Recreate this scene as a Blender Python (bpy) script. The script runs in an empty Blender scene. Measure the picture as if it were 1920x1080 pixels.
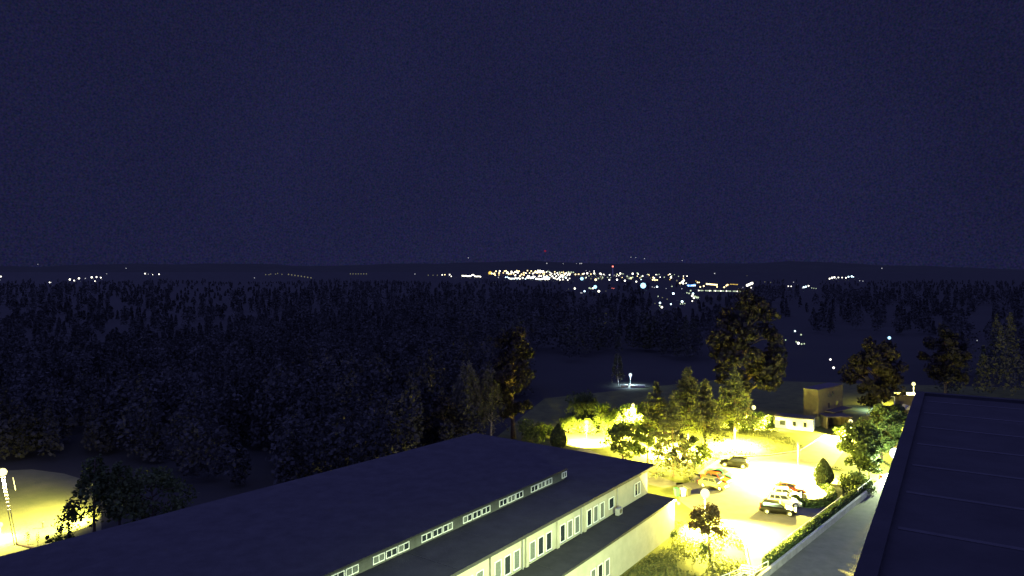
import bpy, math, random
import numpy as np
from mathutils import Vector, Matrix

R = math.radians
random.seed(7)
rng = np.random.default_rng(11)
sc = bpy.context.scene
col = sc.collection

# ------------------------------------------------------------------ camera
CAM_H = 31.0          # metres above the car park
F = 1300.0            # focal length for a 1920 px wide picture
cam_d = bpy.data.cameras.new('camera')
cam_d.sensor_width = 36.0
cam_d.lens = 36.0 * F / 1920.0
cam_d.shift_y = -30.0 / 1920.0
cam_d.clip_start = 0.2
cam_d.clip_end = 60000.0
cam = bpy.data.objects.new('camera', cam_d)
cam.location = (0, 0, CAM_H)
cam.rotation_euler = (R(90), 0, 0)
col.objects.link(cam)
sc.camera = cam

# ------------------------------------------------------------------ night sky, moonlit overcast glow, exposure
EXPO = 5.0
K = 2.0 ** EXPO
sc.view_settings.view_transform = 'Standard'
sc.view_settings.look = 'None'
sc.view_settings.exposure = EXPO
sc.view_settings.gamma = 1.0
sc.view_settings.use_curve_mapping = False
sc.cycles.max_bounces = 5
sc.cycles.diffuse_bounces = 3
sc.cycles.glossy_bounces = 2
sc.cycles.transmission_bounces = 3
sc.cycles.transparent_max_bounces = 6
sc.cycles.volume_bounces = 0
sc.cycles.sample_clamp_indirect = 0.6
sc.cycles.use_denoising = True

world = bpy.data.worlds.new('World')
sc.world = world
world.use_nodes = True
wn, wl = world.node_tree.nodes, world.node_tree.links
bg = wn['Background']
tc = wn.new('ShaderNodeTexCoord')
def wnode(t, **k):
    n = wn.new(t)
    for a, b in k.items(): n.inputs[a].default_value = b
    return n
# sensor-like grain put into the sky, broad cloud veil and the town's faint glow
fine = wnode('ShaderNodeTexNoise', Scale=430.0, Detail=1.0); wl.new(tc.outputs['Generated'], fine.inputs['Vector'])
veil = wnode('ShaderNodeTexNoise', Scale=2.6, Detail=4.0); wl.new(tc.outputs['Generated'], veil.inputs['Vector'])
fmix = wn.new('ShaderNodeMix'); fmix.data_type = 'RGBA'; fmix.inputs['Factor'].default_value = 0.55
wl.new(fine.outputs['Fac'], fmix.inputs[6]); wl.new(fine.outputs['Color'], fmix.inputs[7])
fm = wn.new('ShaderNodeVectorMath'); fm.operation = 'MULTIPLY_ADD'
fm.inputs[1].default_value = (2.0, 2.0, 2.0); fm.inputs[2].default_value = (0.0, 0.0, 0.0)
wl.new(fmix.outputs[2], fm.inputs[0])
vr = wnode('ShaderNodeMapRange'); vr.inputs['From Min'].default_value = 0.3; vr.inputs['From Max'].default_value = 0.7
vr.inputs['To Min'].default_value = 0.88; vr.inputs['To Max'].default_value = 1.10
wl.new(veil.outputs['Fac'], vr.inputs['Value'])
dt = wn.new('ShaderNodeVectorMath'); dt.operation = 'DOT_PRODUCT'; dt.inputs[1].default_value = Vector((0.08, 1.0, 0.02)).normalized()
wl.new(tc.outputs['Generated'], dt.inputs[0])
gw = wnode('ShaderNodeMapRange'); gw.inputs['From Min'].default_value = 0.86; gw.inputs['From Max'].default_value = 1.0
gw.inputs['To Min'].default_value = 0.90; gw.inputs['To Max'].default_value = 1.10
wl.new(dt.outputs['Value'], gw.inputs['Value'])
mm = wn.new('ShaderNodeMath'); mm.operation = 'MULTIPLY'; wl.new(vr.outputs['Result'], mm.inputs[0]); wl.new(gw.outputs['Result'], mm.inputs[1])
sc1 = wn.new('ShaderNodeVectorMath'); sc1.operation = 'SCALE'; wl.new(fm.outputs['Vector'], sc1.inputs[0]); wl.new(mm.outputs['Value'], sc1.inputs['Scale'])
base = wn.new('ShaderNodeVectorMath'); base.operation = 'MULTIPLY'; base.inputs[1].default_value = (0.0122, 0.0134, 0.0470)
wl.new(sc1.outputs['Vector'], base.inputs[0])
wl.new(base.outputs['Vector'], bg.inputs['Color'])
bg.inputs['Strength'].default_value = 1.0 / K

sun_d = bpy.data.lights.new('night_sky_glow', 'SUN')
sun_d.energy = 2.4 / K
sun_d.angle = R(170)
sun_d.color = (0.265, 0.28, 1.0)
sun = bpy.data.objects.new('night_sky_glow', sun_d)
sun.rotation_euler = (R(20), R(-12), 0)
col.objects.link(sun)

# ------------------------------------------------------------------ helpers
def spot(px, py, z=0.0):
    """point at height z seen in that direction"""
    d = (CAM_H - z) * F / (py - 510.0)
    return Vector(((px - 960.0) / F * d, d, z))

def at_depth(px, py, d):
    return Vector(((px - 960.0) / F * d, d, CAM_H - (py - 510.0) / F * d))

def tag(o, label=None, cat=None, group=None, kind=None):
    if label: o['label'] = label
    if cat: o['category'] = cat
    if group: o['group'] = group
    if kind: o['kind'] = kind
    return o

def empty(name, loc, rz=0.0, label=None, cat=None, group=None):
    o = bpy.data.objects.new(name, None)
    o.empty_display_size = 0.5
    o.location = loc
    o.rotation_euler = (0, 0, rz)
    col.objects.link(o)
    return tag(o, label, cat, group)

def link_mesh(name, me, parent=None, mat=None):
    o = bpy.data.objects.new(name, me)
    col.objects.link(o)
    if parent is not None: o.parent = parent
    if mat is not None and len(me.materials) == 0: me.materials.append(mat)
    return o

class MB:
    def __init__(s): s.v = []; s.f = []; s.m = []
    def poly(s, pts, m=0):
        b = len(s.v); s.v += [tuple(p) for p in pts]; s.f.append(tuple(range(b, b + len(pts)))); s.m.append(m); return s
    def hexa(s, p, m=0):
        b = len(s.v); s.v += [tuple(q) for q in p]
        for q in ((0,3,2,1),(4,5,6,7),(0,1,5,4),(1,2,6,5),(2,3,7,6),(3,0,4,7)):
            s.f.append(tuple(b + i for i in q)); s.m.append(m)
        return s
    def box(s, c, size, rz=0.0, m=0):
        hx, hy, hz = size[0] / 2, size[1] / 2, size[2] / 2
        ca, sa = math.cos(rz), math.sin(rz)
        pts = []
        for z in (-hz, hz):
            for x, y in ((-hx,-hy),(hx,-hy),(hx,hy),(-hx,hy)):
                pts.append((c[0] + x*ca - y*sa, c[1] + x*sa + y*ca, c[2] + z))
        return s.hexa(pts, m)
    def prism(s, pts, z0, z1, m=0):
        n = len(pts); b = len(s.v)
        s.v += [(p[0], p[1], z0) for p in pts] + [(p[0], p[1], z1) for p in pts]
        s.f.append(tuple(b + i for i in reversed(range(n)))); s.m.append(m)
        s.f.append(tuple(b + n + i for i in range(n))); s.m.append(m)
        for i in range(n):
            j = (i + 1) % n
            s.f.append((b+i, b+j, b+n+j, b+n+i)); s.m.append(m)
        return s
    def tube(s, pts, rad, n=8, m=0):
        pts = [Vector(p) for p in pts]
        if not hasattr(rad, '__len__'): rad = [rad] * len(pts)
        b = len(s.v)
        for i, p in enumerate(pts):
            d = (pts[min(i+1, len(pts)-1)] - pts[max(i-1, 0)]).normalized()
            a = Vector((1,0,0)) if abs(d.x) < 0.8 else Vector((0,1,0))
            u = d.cross(a).normalized(); w = d.cross(u)
            for k in range(n):
                t = 2*math.pi*k/n
                s.v.append(tuple(p + (u*math.cos(t) + w*math.sin(t)) * rad[i]))
        for i in range(len(pts)-1):
            for k in range(n):
                q = (k+1) % n
                s.f.append((b+i*n+k, b+i*n+q, b+(i+1)*n+q, b+(i+1)*n+k)); s.m.append(m)
        s.f.append(tuple(b+k for k in reversed(range(n)))); s.m.append(m)
        s.f.append(tuple(b+(len(pts)-1)*n+k for k in range(n))); s.m.append(m)
        return s
    def lathe(s, prof, n=12, c=(0,0,0), m=0):
        b = len(s.v)
        for r, z in prof:
            for k in range(n):
                t = 2*math.pi*k/n
                s.v.append((c[0] + r*math.cos(t), c[1] + r*math.sin(t), c[2] + z))
        for i in range(len(prof)-1):
            for k in range(n):
                q = (k+1) % n
                s.f.append((b+i*n+k, b+i*n+q, b+(i+1)*n+q, b+(i+1)*n+k)); s.m.append(m)
        s.f.append(tuple(b+k for k in reversed(range(n)))); s.m.append(m)
        s.f.append(tuple(b+(len(prof)-1)*n+k for k in range(n))); s.m.append(m)
        return s
    def mesh(s, name, mats, smooth=False, off=None):
        me = bpy.data.meshes.new(name)
        v = s.v if off is None else [(p[0]-off[0], p[1]-off[1], p[2]-off[2]) for p in s.v]
        me.from_pydata(v, [], s.f)
        if not isinstance(mats, (list, tuple)): mats = [mats]
        for m in mats: me.materials.append(m)
        if len(mats) > 1: me.polygons.foreach_set('material_index', s.m)
        if smooth: me.polygons.foreach_set('use_smooth', [True]*len(me.polygons))
        me.update()
        return me
    def build(s, name, mats, parent=None, smooth=False, world=True):
        """world=True: coordinates are world ones; the parent's location is taken off"""
        off = None
        if parent is not None and world:
            off = Vector(parent.location)
            if parent.parent is not None: off = off + Vector(parent.parent.location)
        return link_mesh(name, s.mesh(name, mats, smooth, off), parent)

def copy_tree(o, parent=None):
    c = o.copy(); col.objects.link(c); c.parent = parent
    for ch in list(o.children): copy_tree(ch, c)
    return c

# ------------------------------------------------------------------ materials
def mat(name, rgb, rough=0.8, metal=0.0, var=0.0, scale=3.0, bump=0.0, bscale=20.0, rgb2=None, spec=0.3, coat=0.0):
    m = bpy.data.materials.new(name); m.use_nodes = True
    n, l = m.node_tree.nodes, m.node_tree.links
    p = n['Principled BSDF']
    p.inputs['Base Color'].default_value = (*rgb, 1)
    p.inputs['Roughness'].default_value = rough
    p.inputs['Metallic'].default_value = metal
    p.inputs['Specular IOR Level'].default_value = spec
    p.inputs['Coat Weight'].default_value = coat
    if var > 0 or rgb2 or bump > 0:
        t = n.new('ShaderNodeTexCoord')
    if var > 0 or rgb2:
        nz = n.new('ShaderNodeTexNoise'); nz.inputs['Scale'].default_value = scale; nz.inputs['Detail'].default_value = 6.0
        nz.inputs['Roughness'].default_value = 0.65
        l.new(t.outputs['Object'], nz.inputs['Vector'])
        cr = n.new('ShaderNodeValToRGB')
        a = rgb2 if rgb2 else tuple(c*(1-var) for c in rgb)
        b = rgb if rgb2 else tuple(min(1, c*(1+var)) for c in rgb)
        cr.color_ramp.elements[0].position = 0.34; cr.color_ramp.elements[0].color = (*a, 1)
        cr.color_ramp.elements[1].position = 0.66; cr.color_ramp.elements[1].color = (*b, 1)
        l.new(nz.outputs['Fac'], cr.inputs['Fac']); l.new(cr.outputs['Color'], p.inputs['Base Color'])
    if bump > 0:
        bz = n.new('ShaderNodeTexNoise'); bz.inputs['Scale'].default_value = bscale; bz.inputs['Detail'].default_value = 4.0
        l.new(t.outputs['Object'], bz.inputs['Vector'])
        bp = n.new('ShaderNodeBump'); bp.inputs['Strength'].default_value = bump; bp.inputs['Distance'].default_value = 0.05
        l.new(bz.outputs['Fac'], bp.inputs['Height']); l.new(bp.outputs['Normal'], p.inputs['Normal'])
    return m

def leaf_mat(name, a, b, scale=1.2, trans=0.25):
    m = bpy.data.materials.new(name); m.use_nodes = True
    n, l = m.node_tree.nodes, m.node_tree.links
    p = n['Principled BSDF']; out = n['Material Output']
    p.inputs['Roughness'].default_value = 0.75; p.inputs['Specular IOR Level'].default_value = 0.15
    t = n.new('ShaderNodeTexCoord'); nz = n.new('ShaderNodeTexNoise'); nz.inputs['Scale'].default_value = scale
    nz.inputs['Detail'].default_value = 5.0
    l.new(t.outputs['Object'], nz.inputs['Vector'])
    cr = n.new('ShaderNodeValToRGB')
    cr.color_ramp.elements[0].position = 0.36; cr.color_ramp.elements[0].color = (*a, 1)
    cr.color_ramp.elements[1].position = 0.64; cr.color_ramp.elements[1].color = (*b, 1)
    l.new(nz.outputs['Fac'], cr.inputs['Fac']); l.new(cr.outputs['Color'], p.inputs['Base Color'])
    tr = n.new('ShaderNodeBsdfTranslucent'); l.new(cr.outputs['Color'], tr.inputs['Color'])
    mx = n.new('ShaderNodeMixShader'); mx.inputs['Fac'].default_value = trans
    l.new(p.outputs['BSDF'], mx.inputs[1]); l.new(tr.outputs['BSDF'], mx.inputs[2])
    l.new(mx.outputs['Shader'], out.inputs['Surface'])
    return m

def glow(name, rgb, strength):
    m = bpy.data.materials.new(name); m.use_nodes = True
    n, l = m.node_tree.nodes, m.node_tree.links
    n.remove(n['Principled BSDF'])
    e = n.new('ShaderNodeEmission'); e.inputs['Color'].default_value = (*rgb, 1); e.inputs['Strength'].default_value = strength
    l.new(e.outputs['Emission'], n['Material Output'].inputs['Surface'])
    m.cycles.emission_sampling = 'NONE'
    return m

SODIUM = (1.0, 0.84, 0.13)
MERCURY = (0.80, 1.0, 0.50)
COOL = (0.62, 0.86, 1.0)

M = dict(
    lawn=mat('lawn', (0.085, 0.094, 0.028), 0.95, rgb2=(0.048, 0.054, 0.018), scale=0.35, bump=0.6, bscale=6.0, spec=0.1),
    land=mat('land', (0.024, 0.026, 0.021), 0.95, rgb2=(0.019, 0.020, 0.017), scale=0.02, spec=0.1),
    asphalt=mat('asphalt', (0.105, 0.100, 0.095), 0.9, rgb2=(0.070, 0.068, 0.066), scale=0.5, bump=0.25, bscale=14, spec=0.2),
    ramp=mat('ramp_paving', (0.11, 0.105, 0.10), 0.88, rgb2=(0.075, 0.072, 0.070), scale=0.7, bump=0.3, bscale=9, spec=0.2),
    kerb=mat('kerb_stone', (0.34, 0.33, 0.31), 0.85, var=0.2, scale=2),
    sand=mat('pitch_sand', (0.095, 0.095, 0.045), 0.95, rgb2=(0.050, 0.058, 0.024), scale=0.13, bump=0.4, bscale=3),
    roof=mat('bitumen_roof', (0.046, 0.046, 0.047), 0.92, rgb2=(0.033, 0.033, 0.034), scale=0.6, bump=0.3, bscale=8, spec=0.1),
    roof2=mat('roof_felt', (0.029, 0.029, 0.030), 0.9, rgb2=(0.021, 0.021, 0.022), scale=0.9, bump=0.3, bscale=6, spec=0.1),
    seam=mat('felt_seam', (0.030, 0.030, 0.031), 0.85, var=0.15, scale=3),
    plaster=mat('cream_plaster', (0.34, 0.325, 0.25), 0.92, rgb2=(0.28, 0.27, 0.205), scale=0.8, bump=0.2, bscale=12),
    fascia=mat('roof_fascia', (0.028, 0.028, 0.030), 0.7),
    band=mat('clerestory_cladding', (0.055, 0.058, 0.056), 0.8, var=0.2, scale=1.5),
    frame=mat('window_frame', (0.70, 0.70, 0.66), 0.5),
    pane=mat('window_glass', (0.02, 0.025, 0.03), 0.06, spec=0.5),
    blind=mat('window_blind', (0.10, 0.11, 0.10), 0.8, var=0.2, scale=6),
    zinc=mat('zinc_pipe', (0.30, 0.30, 0.29), 0.5, metal=0.4),
    hutwall=mat('hut_wall', (0.72, 0.70, 0.62), 0.9, var=0.08, scale=2),
    hutroof=mat('hut_roof', (0.050, 0.044, 0.042), 0.9),
    brown=mat('brown_render', (0.085, 0.072, 0.050), 0.95, rgb2=(0.060, 0.050, 0.036), scale=1.3, bump=0.2),
    dark=mat('dark_metal', (0.03, 0.03, 0.03), 0.6),
    steel=mat('galvanised_steel', (0.34, 0.35, 0.34), 0.5, metal=0.5),
    white=mat('white_paint', (0.78, 0.78, 0.74), 0.55),
    bark=mat('bark', (0.075, 0.055, 0.040), 0.95, var=0.4, scale=4, bump=0.5),
    birch=mat('birch_bark', (0.42, 0.40, 0.36), 0.9, rgb2=(0.09, 0.08, 0.07), scale=3.0),
    tyre=mat('tyre_rubber', (0.018, 0.018, 0.018), 0.85),
    rim=mat('wheel_rim', (0.55, 0.55, 0.55), 0.35, metal=0.5),
    glass=mat('car_glass', (0.015, 0.017, 0.02), 0.05, spec=0.6),
    hl=mat('headlamp_glass', (0.65, 0.66, 0.66), 0.15, spec=0.6),
    tl=mat('tail_lamp', (0.35, 0.02, 0.015), 0.25),
    rust=mat('rusty_red', (0.34, 0.075, 0.03), 0.7, var=0.3, scale=5),
    concrete=mat('concrete', (0.30, 0.29, 0.27), 0.92, var=0.2, scale=1.0),
    bluebin=mat('white_bin', (0.62, 0.66, 0.72), 0.5),
    greenbin=mat('green_bin', (0.03, 0.16, 0.09), 0.5),
    greybin=mat('grey_bin', (0.07, 0.07, 0.06), 0.6),
    hill=mat('hill_woodland', (0.044, 0.047, 0.040), 1.0, rgb2=(0.037, 0.039, 0.034), scale=0.004, spec=0.0),
    block=mat('tower_block_wall', (0.11, 0.11, 0.09), 0.9, var=0.15, scale=0.02),
)
L = dict(
    larch=leaf_mat('larch_needles', (0.062, 0.070, 0.038), (0.104, 0.114, 0.062), 0.7, 0.35),
    oak=leaf_mat('broad_leaves', (0.030, 0.046, 0.016), (0.068, 0.088, 0.028), 0.9),
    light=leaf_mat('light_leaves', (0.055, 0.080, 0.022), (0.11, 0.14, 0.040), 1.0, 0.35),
    birch=leaf_mat('birch_leaves', (0.075, 0.078, 0.048), (0.12, 0.12, 0.080), 0.9, 0.35),
    thuja=leaf_mat('thuja_scales', (0.020, 0.030, 0.014), (0.042, 0.056, 0.026), 3.0, 0.05),
    plum=leaf_mat('red_leaves', (0.048, 0.030, 0.016), (0.085, 0.058, 0.026), 2.0, 0.2),
    hedge=leaf_mat('hedge_leaves', (0.026, 0.040, 0.015), (0.055, 0.078, 0.026), 2.0, 0.1),
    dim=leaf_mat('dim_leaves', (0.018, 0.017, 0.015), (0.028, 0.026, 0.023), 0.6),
    wood=leaf_mat('woodland', (0.038, 0.040, 0.035), (0.046, 0.048, 0.042), 0.02, 0.1),
)
E = dict(
    sodium=glow('sodium_globe', (1.0, 0.88, 0.34), 2.6 / K),
    mercury=glow('mercury_globe', (0.86, 1.0, 0.80), 4.0 / K),
    cool=glow('cool_globe', (0.66, 0.88, 1.0), 2.5 / K),
)

# ------------------------------------------------------------------ land, hills
def smooth(a, b, t):
    t = min(1.0, max(0.0, (t - a) / (b - a))); return t*t*(3-2*t)

def land_h(x, y):
    d = y
    h = 0.0
    if d > 1500:
        yy = 528.0 - 20.0 * (min(d, 4500.0) - 2000.0) / 2500.0
        base = CAM_H - (yy - 510.0) / F * min(d, 4500.0) - 8.0
        h = base * smooth(1500, 2400, d)
    if d > 4700:
        a = x / max(d, 1.0)
        ridge = 92 + 34*math.sin(a*5.1 + 0.6) + 20*math.sin(a*13.0 + 2.0) + 9*math.sin(a*31.0 + 1.0) + 4*math.sin(a*67.0)
        ridge += 42 * math.exp(-((a + 0.36)/0.20)**2)
        h += ridge * smooth(4700, 9000, d)
    return h

def land_hit(px, py, lift):
    """where a sight line meets a surface 'lift' metres above the land"""
    d = 200.0
    while d < 9500.0:
        p = at_depth(px, py, d)
        if p.z <= land_h(p.x, p.y) + lift: return p
        d *= 1.004
    return at_depth(px, py, 9500.0)

gx = [-9000, -6000, -4000, -2500, -1500, -800, -400, -200, -100, -50, 0, 50, 100, 200, 400, 800, 1500, 2500, 4000, 6000, 9000]
def land_sheet():
    mb = MB()
    ys = [-200, 0, 60, 120, 200, 350, 600, 1000, 1500, 1750, 2000, 2250, 2500, 2750, 3000, 3300, 3600, 3900, 4200, 4500, 4700]
    idx = {}
    for j, y in enumerate(ys):
        for i, x in enumerate(gx):
            idx[i, j] = len(mb.v); mb.v.append((x, y, land_h(x, y) - 0.012))
    for j in range(len(ys)-1):
        for i in range(len(gx)-1):
            mb.f.append((idx[i,j], idx[i+1,j], idx[i+1,j+1], idx[i,j+1])); mb.m.append(0)
    return mb
ground = land_sheet().build('ground', M['land']); tag(ground, kind='structure')
def hill_sheet():
    mb = MB(); NA, ND = 150, 14
    for j in range(ND+1):
        y = 4690 + (9600-4690) * j / ND
        for i in range(NA+1):
            a = -1.5 + 3.0*i/NA
            mb.v.append((a*y, y, land_h(a*y, y) - 0.02 + (0 if j < 3 else 5*math.sin(i*1.7+j*2.1)+4*math.sin(i*3.9-j))))
    for j in range(ND):
        for i in range(NA):
            b = j*(NA+1)+i
            mb.f.append((b, b+1, b+NA+2, b+NA+1)); mb.m.append(0)
    return mb
tag(hill_sheet().build('hills', M['hill'], smooth=True), kind='structure')

def sheet(name, pts, z, m):
    mb = MB(); mb.poly([(p[0], p[1], z) for p in pts]); o = mb.build(name, m); tag(o, kind='structure'); return o

# lawn round the pavilion and car park
lawn_pts = [(8, 40), (40, 40), (140, 60), (140, 185), (60, 200), (8, 170), (-9, 108)]
sheet('lawn', lawn_pts, 0.0, M['lawn'])
# asphalt of the car park and the road through it
S = lambda px, py: spot(px, py, 0.0)
park = [S(1405, 1075), S(1462, 1054), S(1520, 1004), S(1560, 978), S(1590, 950), S(1560, 925), S(1545, 900), S(1570, 862),
        S(1600, 822), S(1590, 808), S(1548, 816), S(1500, 846), S(1440, 855), S(1352, 858), S(1318, 880), S(1290, 905),
        S(1245, 915), S(1200, 905), S(1130, 872), S(1075, 850), S(1090, 838), S(1180, 872), S(1268, 905), S(1275, 940),
        S(1300, 958), S(1372, 978), S(1398, 1020)]
sheet('car_park', [(p.x, p.y) for p in park][::-1], 0.004, M['asphalt'])
def kerb_line(pxs, name='kerb', w=0.16, h=0.12):
    pts = [S(*p) for p in pxs]; mb = MB()
    for a, b in zip(pts[:-1], pts[1:]):
        d = (b - a); c = (a + b) / 2
        mb.box((c.x, c.y, h/2), (d.length + w*0.8, w, h), math.atan2(d.y, d.x))
    return tag(mb.build(name, M['kerb']), kind='structure')
kerb_line([(1300, 962), (1372, 981), (1396, 1020), (1404, 1060)])
kerb_line([(1352, 857), (1440, 854), (1500, 845), (1548, 815)])
# paved way down the right-hand side, towards the tall building
k0, k1 = S(1440, 1080), S(1664, 899)
way_dir = (k1 - k0).normalized(); way_n = Vector((way_dir.y, -way_dir.x, 0))
w0 = k0 - way_dir*30; w1 = k1 + way_dir*8
way = [w0, w1, w1 + way_n*9, w0 + way_n*26]
sheet('ramp_path', [(p.x, p.y) for p in way][::-1], 0.008, M['ramp'])
# lit sports ground on the far left
pitch = [S(-260, 1100), S(190, 1100), S(190, 960), S(176, 905), S(120, 888), S(60, 880), S(-20, 884), S(-260, 872)]
sheet('sports_ground', [(p.x, p.y) for p in pitch], 0.004, M['sand'])

# ------------------------------------------------------------------ tall building under the camera
ED = Vector((0.539, 0.842, 0)).normalized(); EN = Vector((ED.y, -ED.x, 0))
RZ = CAM_H - 4.0
corner = at_depth(1717, 738, 4.0*F/228.0); corner.z = 0
b_near = corner - ED*42
tall = empty('tower_block', corner - ED*20 + EN*6, 0, 'tall dark building with flat felt roof filling the lower right corner', 'building')
foot = [b_near, corner, corner + EN*16, b_near + EN*16]
inset = [b_near + EN*0.12 + ED*0.1, corner + EN*0.12 - ED*0.12, corner + EN*15.9 - ED*0.12, b_near + EN*15.9 + ED*0.1]
MB().prism([(p.x, p.y) for p in inset][::-1], 0.0, RZ - 0.3).build('wall', M['plaster'], tall)
rf = MB().prism([(p.x, p.y) for p in foot][::-1], RZ - 0.297, RZ).build('roof', M['roof2'], tall)
for i in range(13):
    a = corner - ED*(1.4 + i*2.1) + EN*0.35; b = a + EN*15.2; c = (a+b)/2
    mb = MB(); mb.box((c.x, c.y, RZ + 0.006), ((b-a).length, 0.12, 0.009), math.atan2(EN.y, EN.x))
    mb.build('felt_seam', M['seam'], tall)
for a, b in ((b_near + EN*0.13, corner + EN*0.13), (corner - ED*0.13 + EN*0.27, corner - ED*0.13 + EN*15.7)):
    c = (a+b)/2; mb = MB(); mb.box((c.x, c.y, RZ + 0.045), ((b-a).length, 0.26, 0.088), math.atan2((b-a).y, (b-a).x))
    mb.build('edge_flashing', M['roof2'], tall)
for k, w in ((6.0, 1), (12.5, 2)):
    p = corner - ED*k + EN*(5 + 3*w)
    mb = MB(); mb.lathe([(0.14, 0), (0.14, 0.55), (0.24, 0.56), (0.24, 0.62), (0.05, 0.7)], 10, (p.x, p.y, RZ)); mb.build('roof_vent', M['zinc'], tall)

# ------------------------------------------------------------------ pavilion
U = Vector((0.586, 0.810, 0)).normalized(); V = Vector((-U.y, U.x, 0))
A = S(1265, 1000)
def pv(u, v, z): return A + U*u + V*v + Vector((0, 0, z))
UZ = math.atan2(U.y, U.x)
pav = empty('pavilion', pv(-25, 16, 0), 0, 'long low flat-roofed pavilion with cream walls and dark stepped roofs', 'building')
def pprism(name, uv, z0, z1, m, parent=pav):
    return MB().prism([(pv(u, v, 0).x, pv(u, v, 0).y) for u, v in uv], z0, z1).build(name, m, parent)
def pbox(u, v, z, su, sv, sz, mb=None):
    mb = mb or MB(); p = pv(u, v, z); mb.box(p, (su, sv, sz), UZ); return mb
N0 = -62.0
# walls
pprism('annex_wall', [(N0, 0), (0, 0), (0, 3.49), (N0, 3.49)], 0, 3.93, M['plaster'])
pprism('main_wall', [(N0, 3.5), (0, 3.5), (0, 31.4), (N0, 35.4)], 0, 6.93, M['plaster'])
# roofs
pprism('annex_roof', [(N0, -0.12), (0.12, -0.12), (0.12, 3.495), (N0, 3.495)], 3.935, 4.12, M['roof'])
mr = pprism('main_roof', [(N0, 3.22), (1.9, 3.22), (1.9, 32.0), (N0, 36.6)], 6.935, 7.2, M['roof'])
pprism('upper_roof', [(N0, 9.05), (-9.55, 9.05), (-9.55, 25.0), (N0, 25.0)], 8.26, 8.40, M['roof'])
pprism('clerestory_wall', [(N0, 9.25), (-9.75, 9.25), (-9.75, 24.8), (N0, 24.8)], 7.203, 8.257, M['band'])
for k in range(9):
    mb = pbox(-3.5 - k*6.4, 6.1, 7.207, 0.10, 5.7, 0.010); mb.build('felt_seam', M['seam'], pav)
for k in range(8):
    mb = pbox(-4.0 - k*7.0, 1.7, 4.127, 0.10, 3.3, 0.010); mb.build('felt_seam', M['seam'], pav)
# fascia strips on the eaves
pbox((N0+1.9)/2, 3.205, 7.06, 1.9-N0, 0.026, 0.30).build('eaves_strip', M['fascia'], pav)
pbox(1.915, 17.6, 7.06, 0.026, 28.8, 0.30).build('eaves_strip', M['fascia'], pav)
pbox((N0+0.1)/2, -0.135, 4.03, 0.1-N0, 0.026, 0.24).build('eaves_strip', M['fascia'], pav)
# clerestory windows in threes, each with two panes
def window(u, v, z, w, h, panes=1, blind=None, parent=pav, name='window'):
    """window in a wall facing -V: frame ring, panes, sill"""
    c = pv(u, v, z)
    fr = MB(); t = 0.075; d = 0.07
    pbox(u - w/2 + t/2, v - d/2, z, t, d, h, fr); pbox(u + w/2 - t/2, v - d/2, z, t, d, h, fr)
    pbox(u, v - d/2, z + h/2 - t/2, w - 2*t, d, t, fr); pbox(u, v - d/2, z - h/2 + t/2, w - 2*t, d, t, fr)
    pw = (w - 2*t - (panes-1)*t) / panes
    for i in range(panes - 1):
        pbox(u - w/2 + t + pw*(i+1) + t*(i+0.5), v - d/2, z, t, d, h - 2*t, fr)
    fo = fr.build(name, M['frame'], parent)
    for i in range(panes):
        pu = u - w/2 + t + pw/2 + i*(pw+t)
        g = pbox(pu, v - 0.016, z, pw, 0.026, h - 2*t)
        # the frame carries its panes
        off = Vector(parent.location)
        me = g.mesh('pane', [blind if (blind and random.random() < 0.6) else M['pane']], False, off)
        link_mesh('pane', me, fo)
    return fo
for k in range(-1, 8):
    for j in range(3):
        u = -16.75 - 5.65*k + 0.7 + j*1.42
        if u > -9.9: continue
        if k == -1 and j == 0: window(u + 0.45, 9.25, 7.72, 1.0, 0.66, 2, M['blind'])
        elif k >= 0: window(u, 9.25, 7.72, 1.30, 0.66, 2, M['blind'] if random.random() < 0.35 else None)
# strip windows of the main wall
def bay(u0, v, z, h, w=0.98, gap=0.42, n=3, blind=M['blind']):
    for j in range(n):
        u = u0 + w/2 + j*(w+gap)
        wo = window(u, v, z, w, h, 1, blind)
        sl = pbox(u, v - 0.10, z - h/2 - 0.035, w + 0.12, 0.2, 0.05)
        me = sl.mesh('sill', [M['zinc']], False, Vector(pav.location)); link_mesh('sill', me, wo)
window(-2.8, 3.5, 5.35, 1.5, 1.5, 2, M['blind'])
window(-9.35, 3.5, 5.45, 1.2, 1.2, 1, None)
for u0 in (-14.8, -20.1, -25.4, -30.7, -36.0, -41.3): bay(u0, 3.5, 5.25, 1.72)
bay(-20.2, 0.0, 1.78, 1.66); bay(-31, 0.0, 1.78, 1.66); bay(-12.0 - 29, 0.0, 1.78, 1.66)
# pilasters between the bays, pipes
for u in (-15.35, -20.6, -25.9, -31.2, -36.5): pbox(u, 3.40, 5.52, 0.42, 0.19, 2.80).build('pilaster', M['plaster'], pav)
for u in (-8.2, -16.1, -26.6):
    p0, p1 = pv(u, 3.36, 4.13), pv(u, 3.36, 6.92)
    MB().tube([p0, p1], 0.06, 8).build('downpipe', M['zinc'], pav)
# air conditioner on the annex roof
ac = empty('air_conditioner', pv(-9.0, 2.75, 4.12), UZ, 'grey air conditioning unit on the lower pavilion roof under a window', 'air conditioner')
mb = MB(); mb.box((0, 0, 0.48), (0.95, 0.42, 0.72)); mb.build('case', M['concrete'], ac, world=False)
mb = MB(); mb.tube([(0.1, -0.213, 0.5), (0.1, -0.235, 0.5)], 0.26, 16); mb.build('fan_grille', M['dark'], ac, world=False)
for x in (-0.35, 0.35):
    mb = MB(); mb.box((x, 0, 0.06), (0.06, 0.44, 0.118)); mb.build('foot', M['dark'], ac, world=False)

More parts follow.
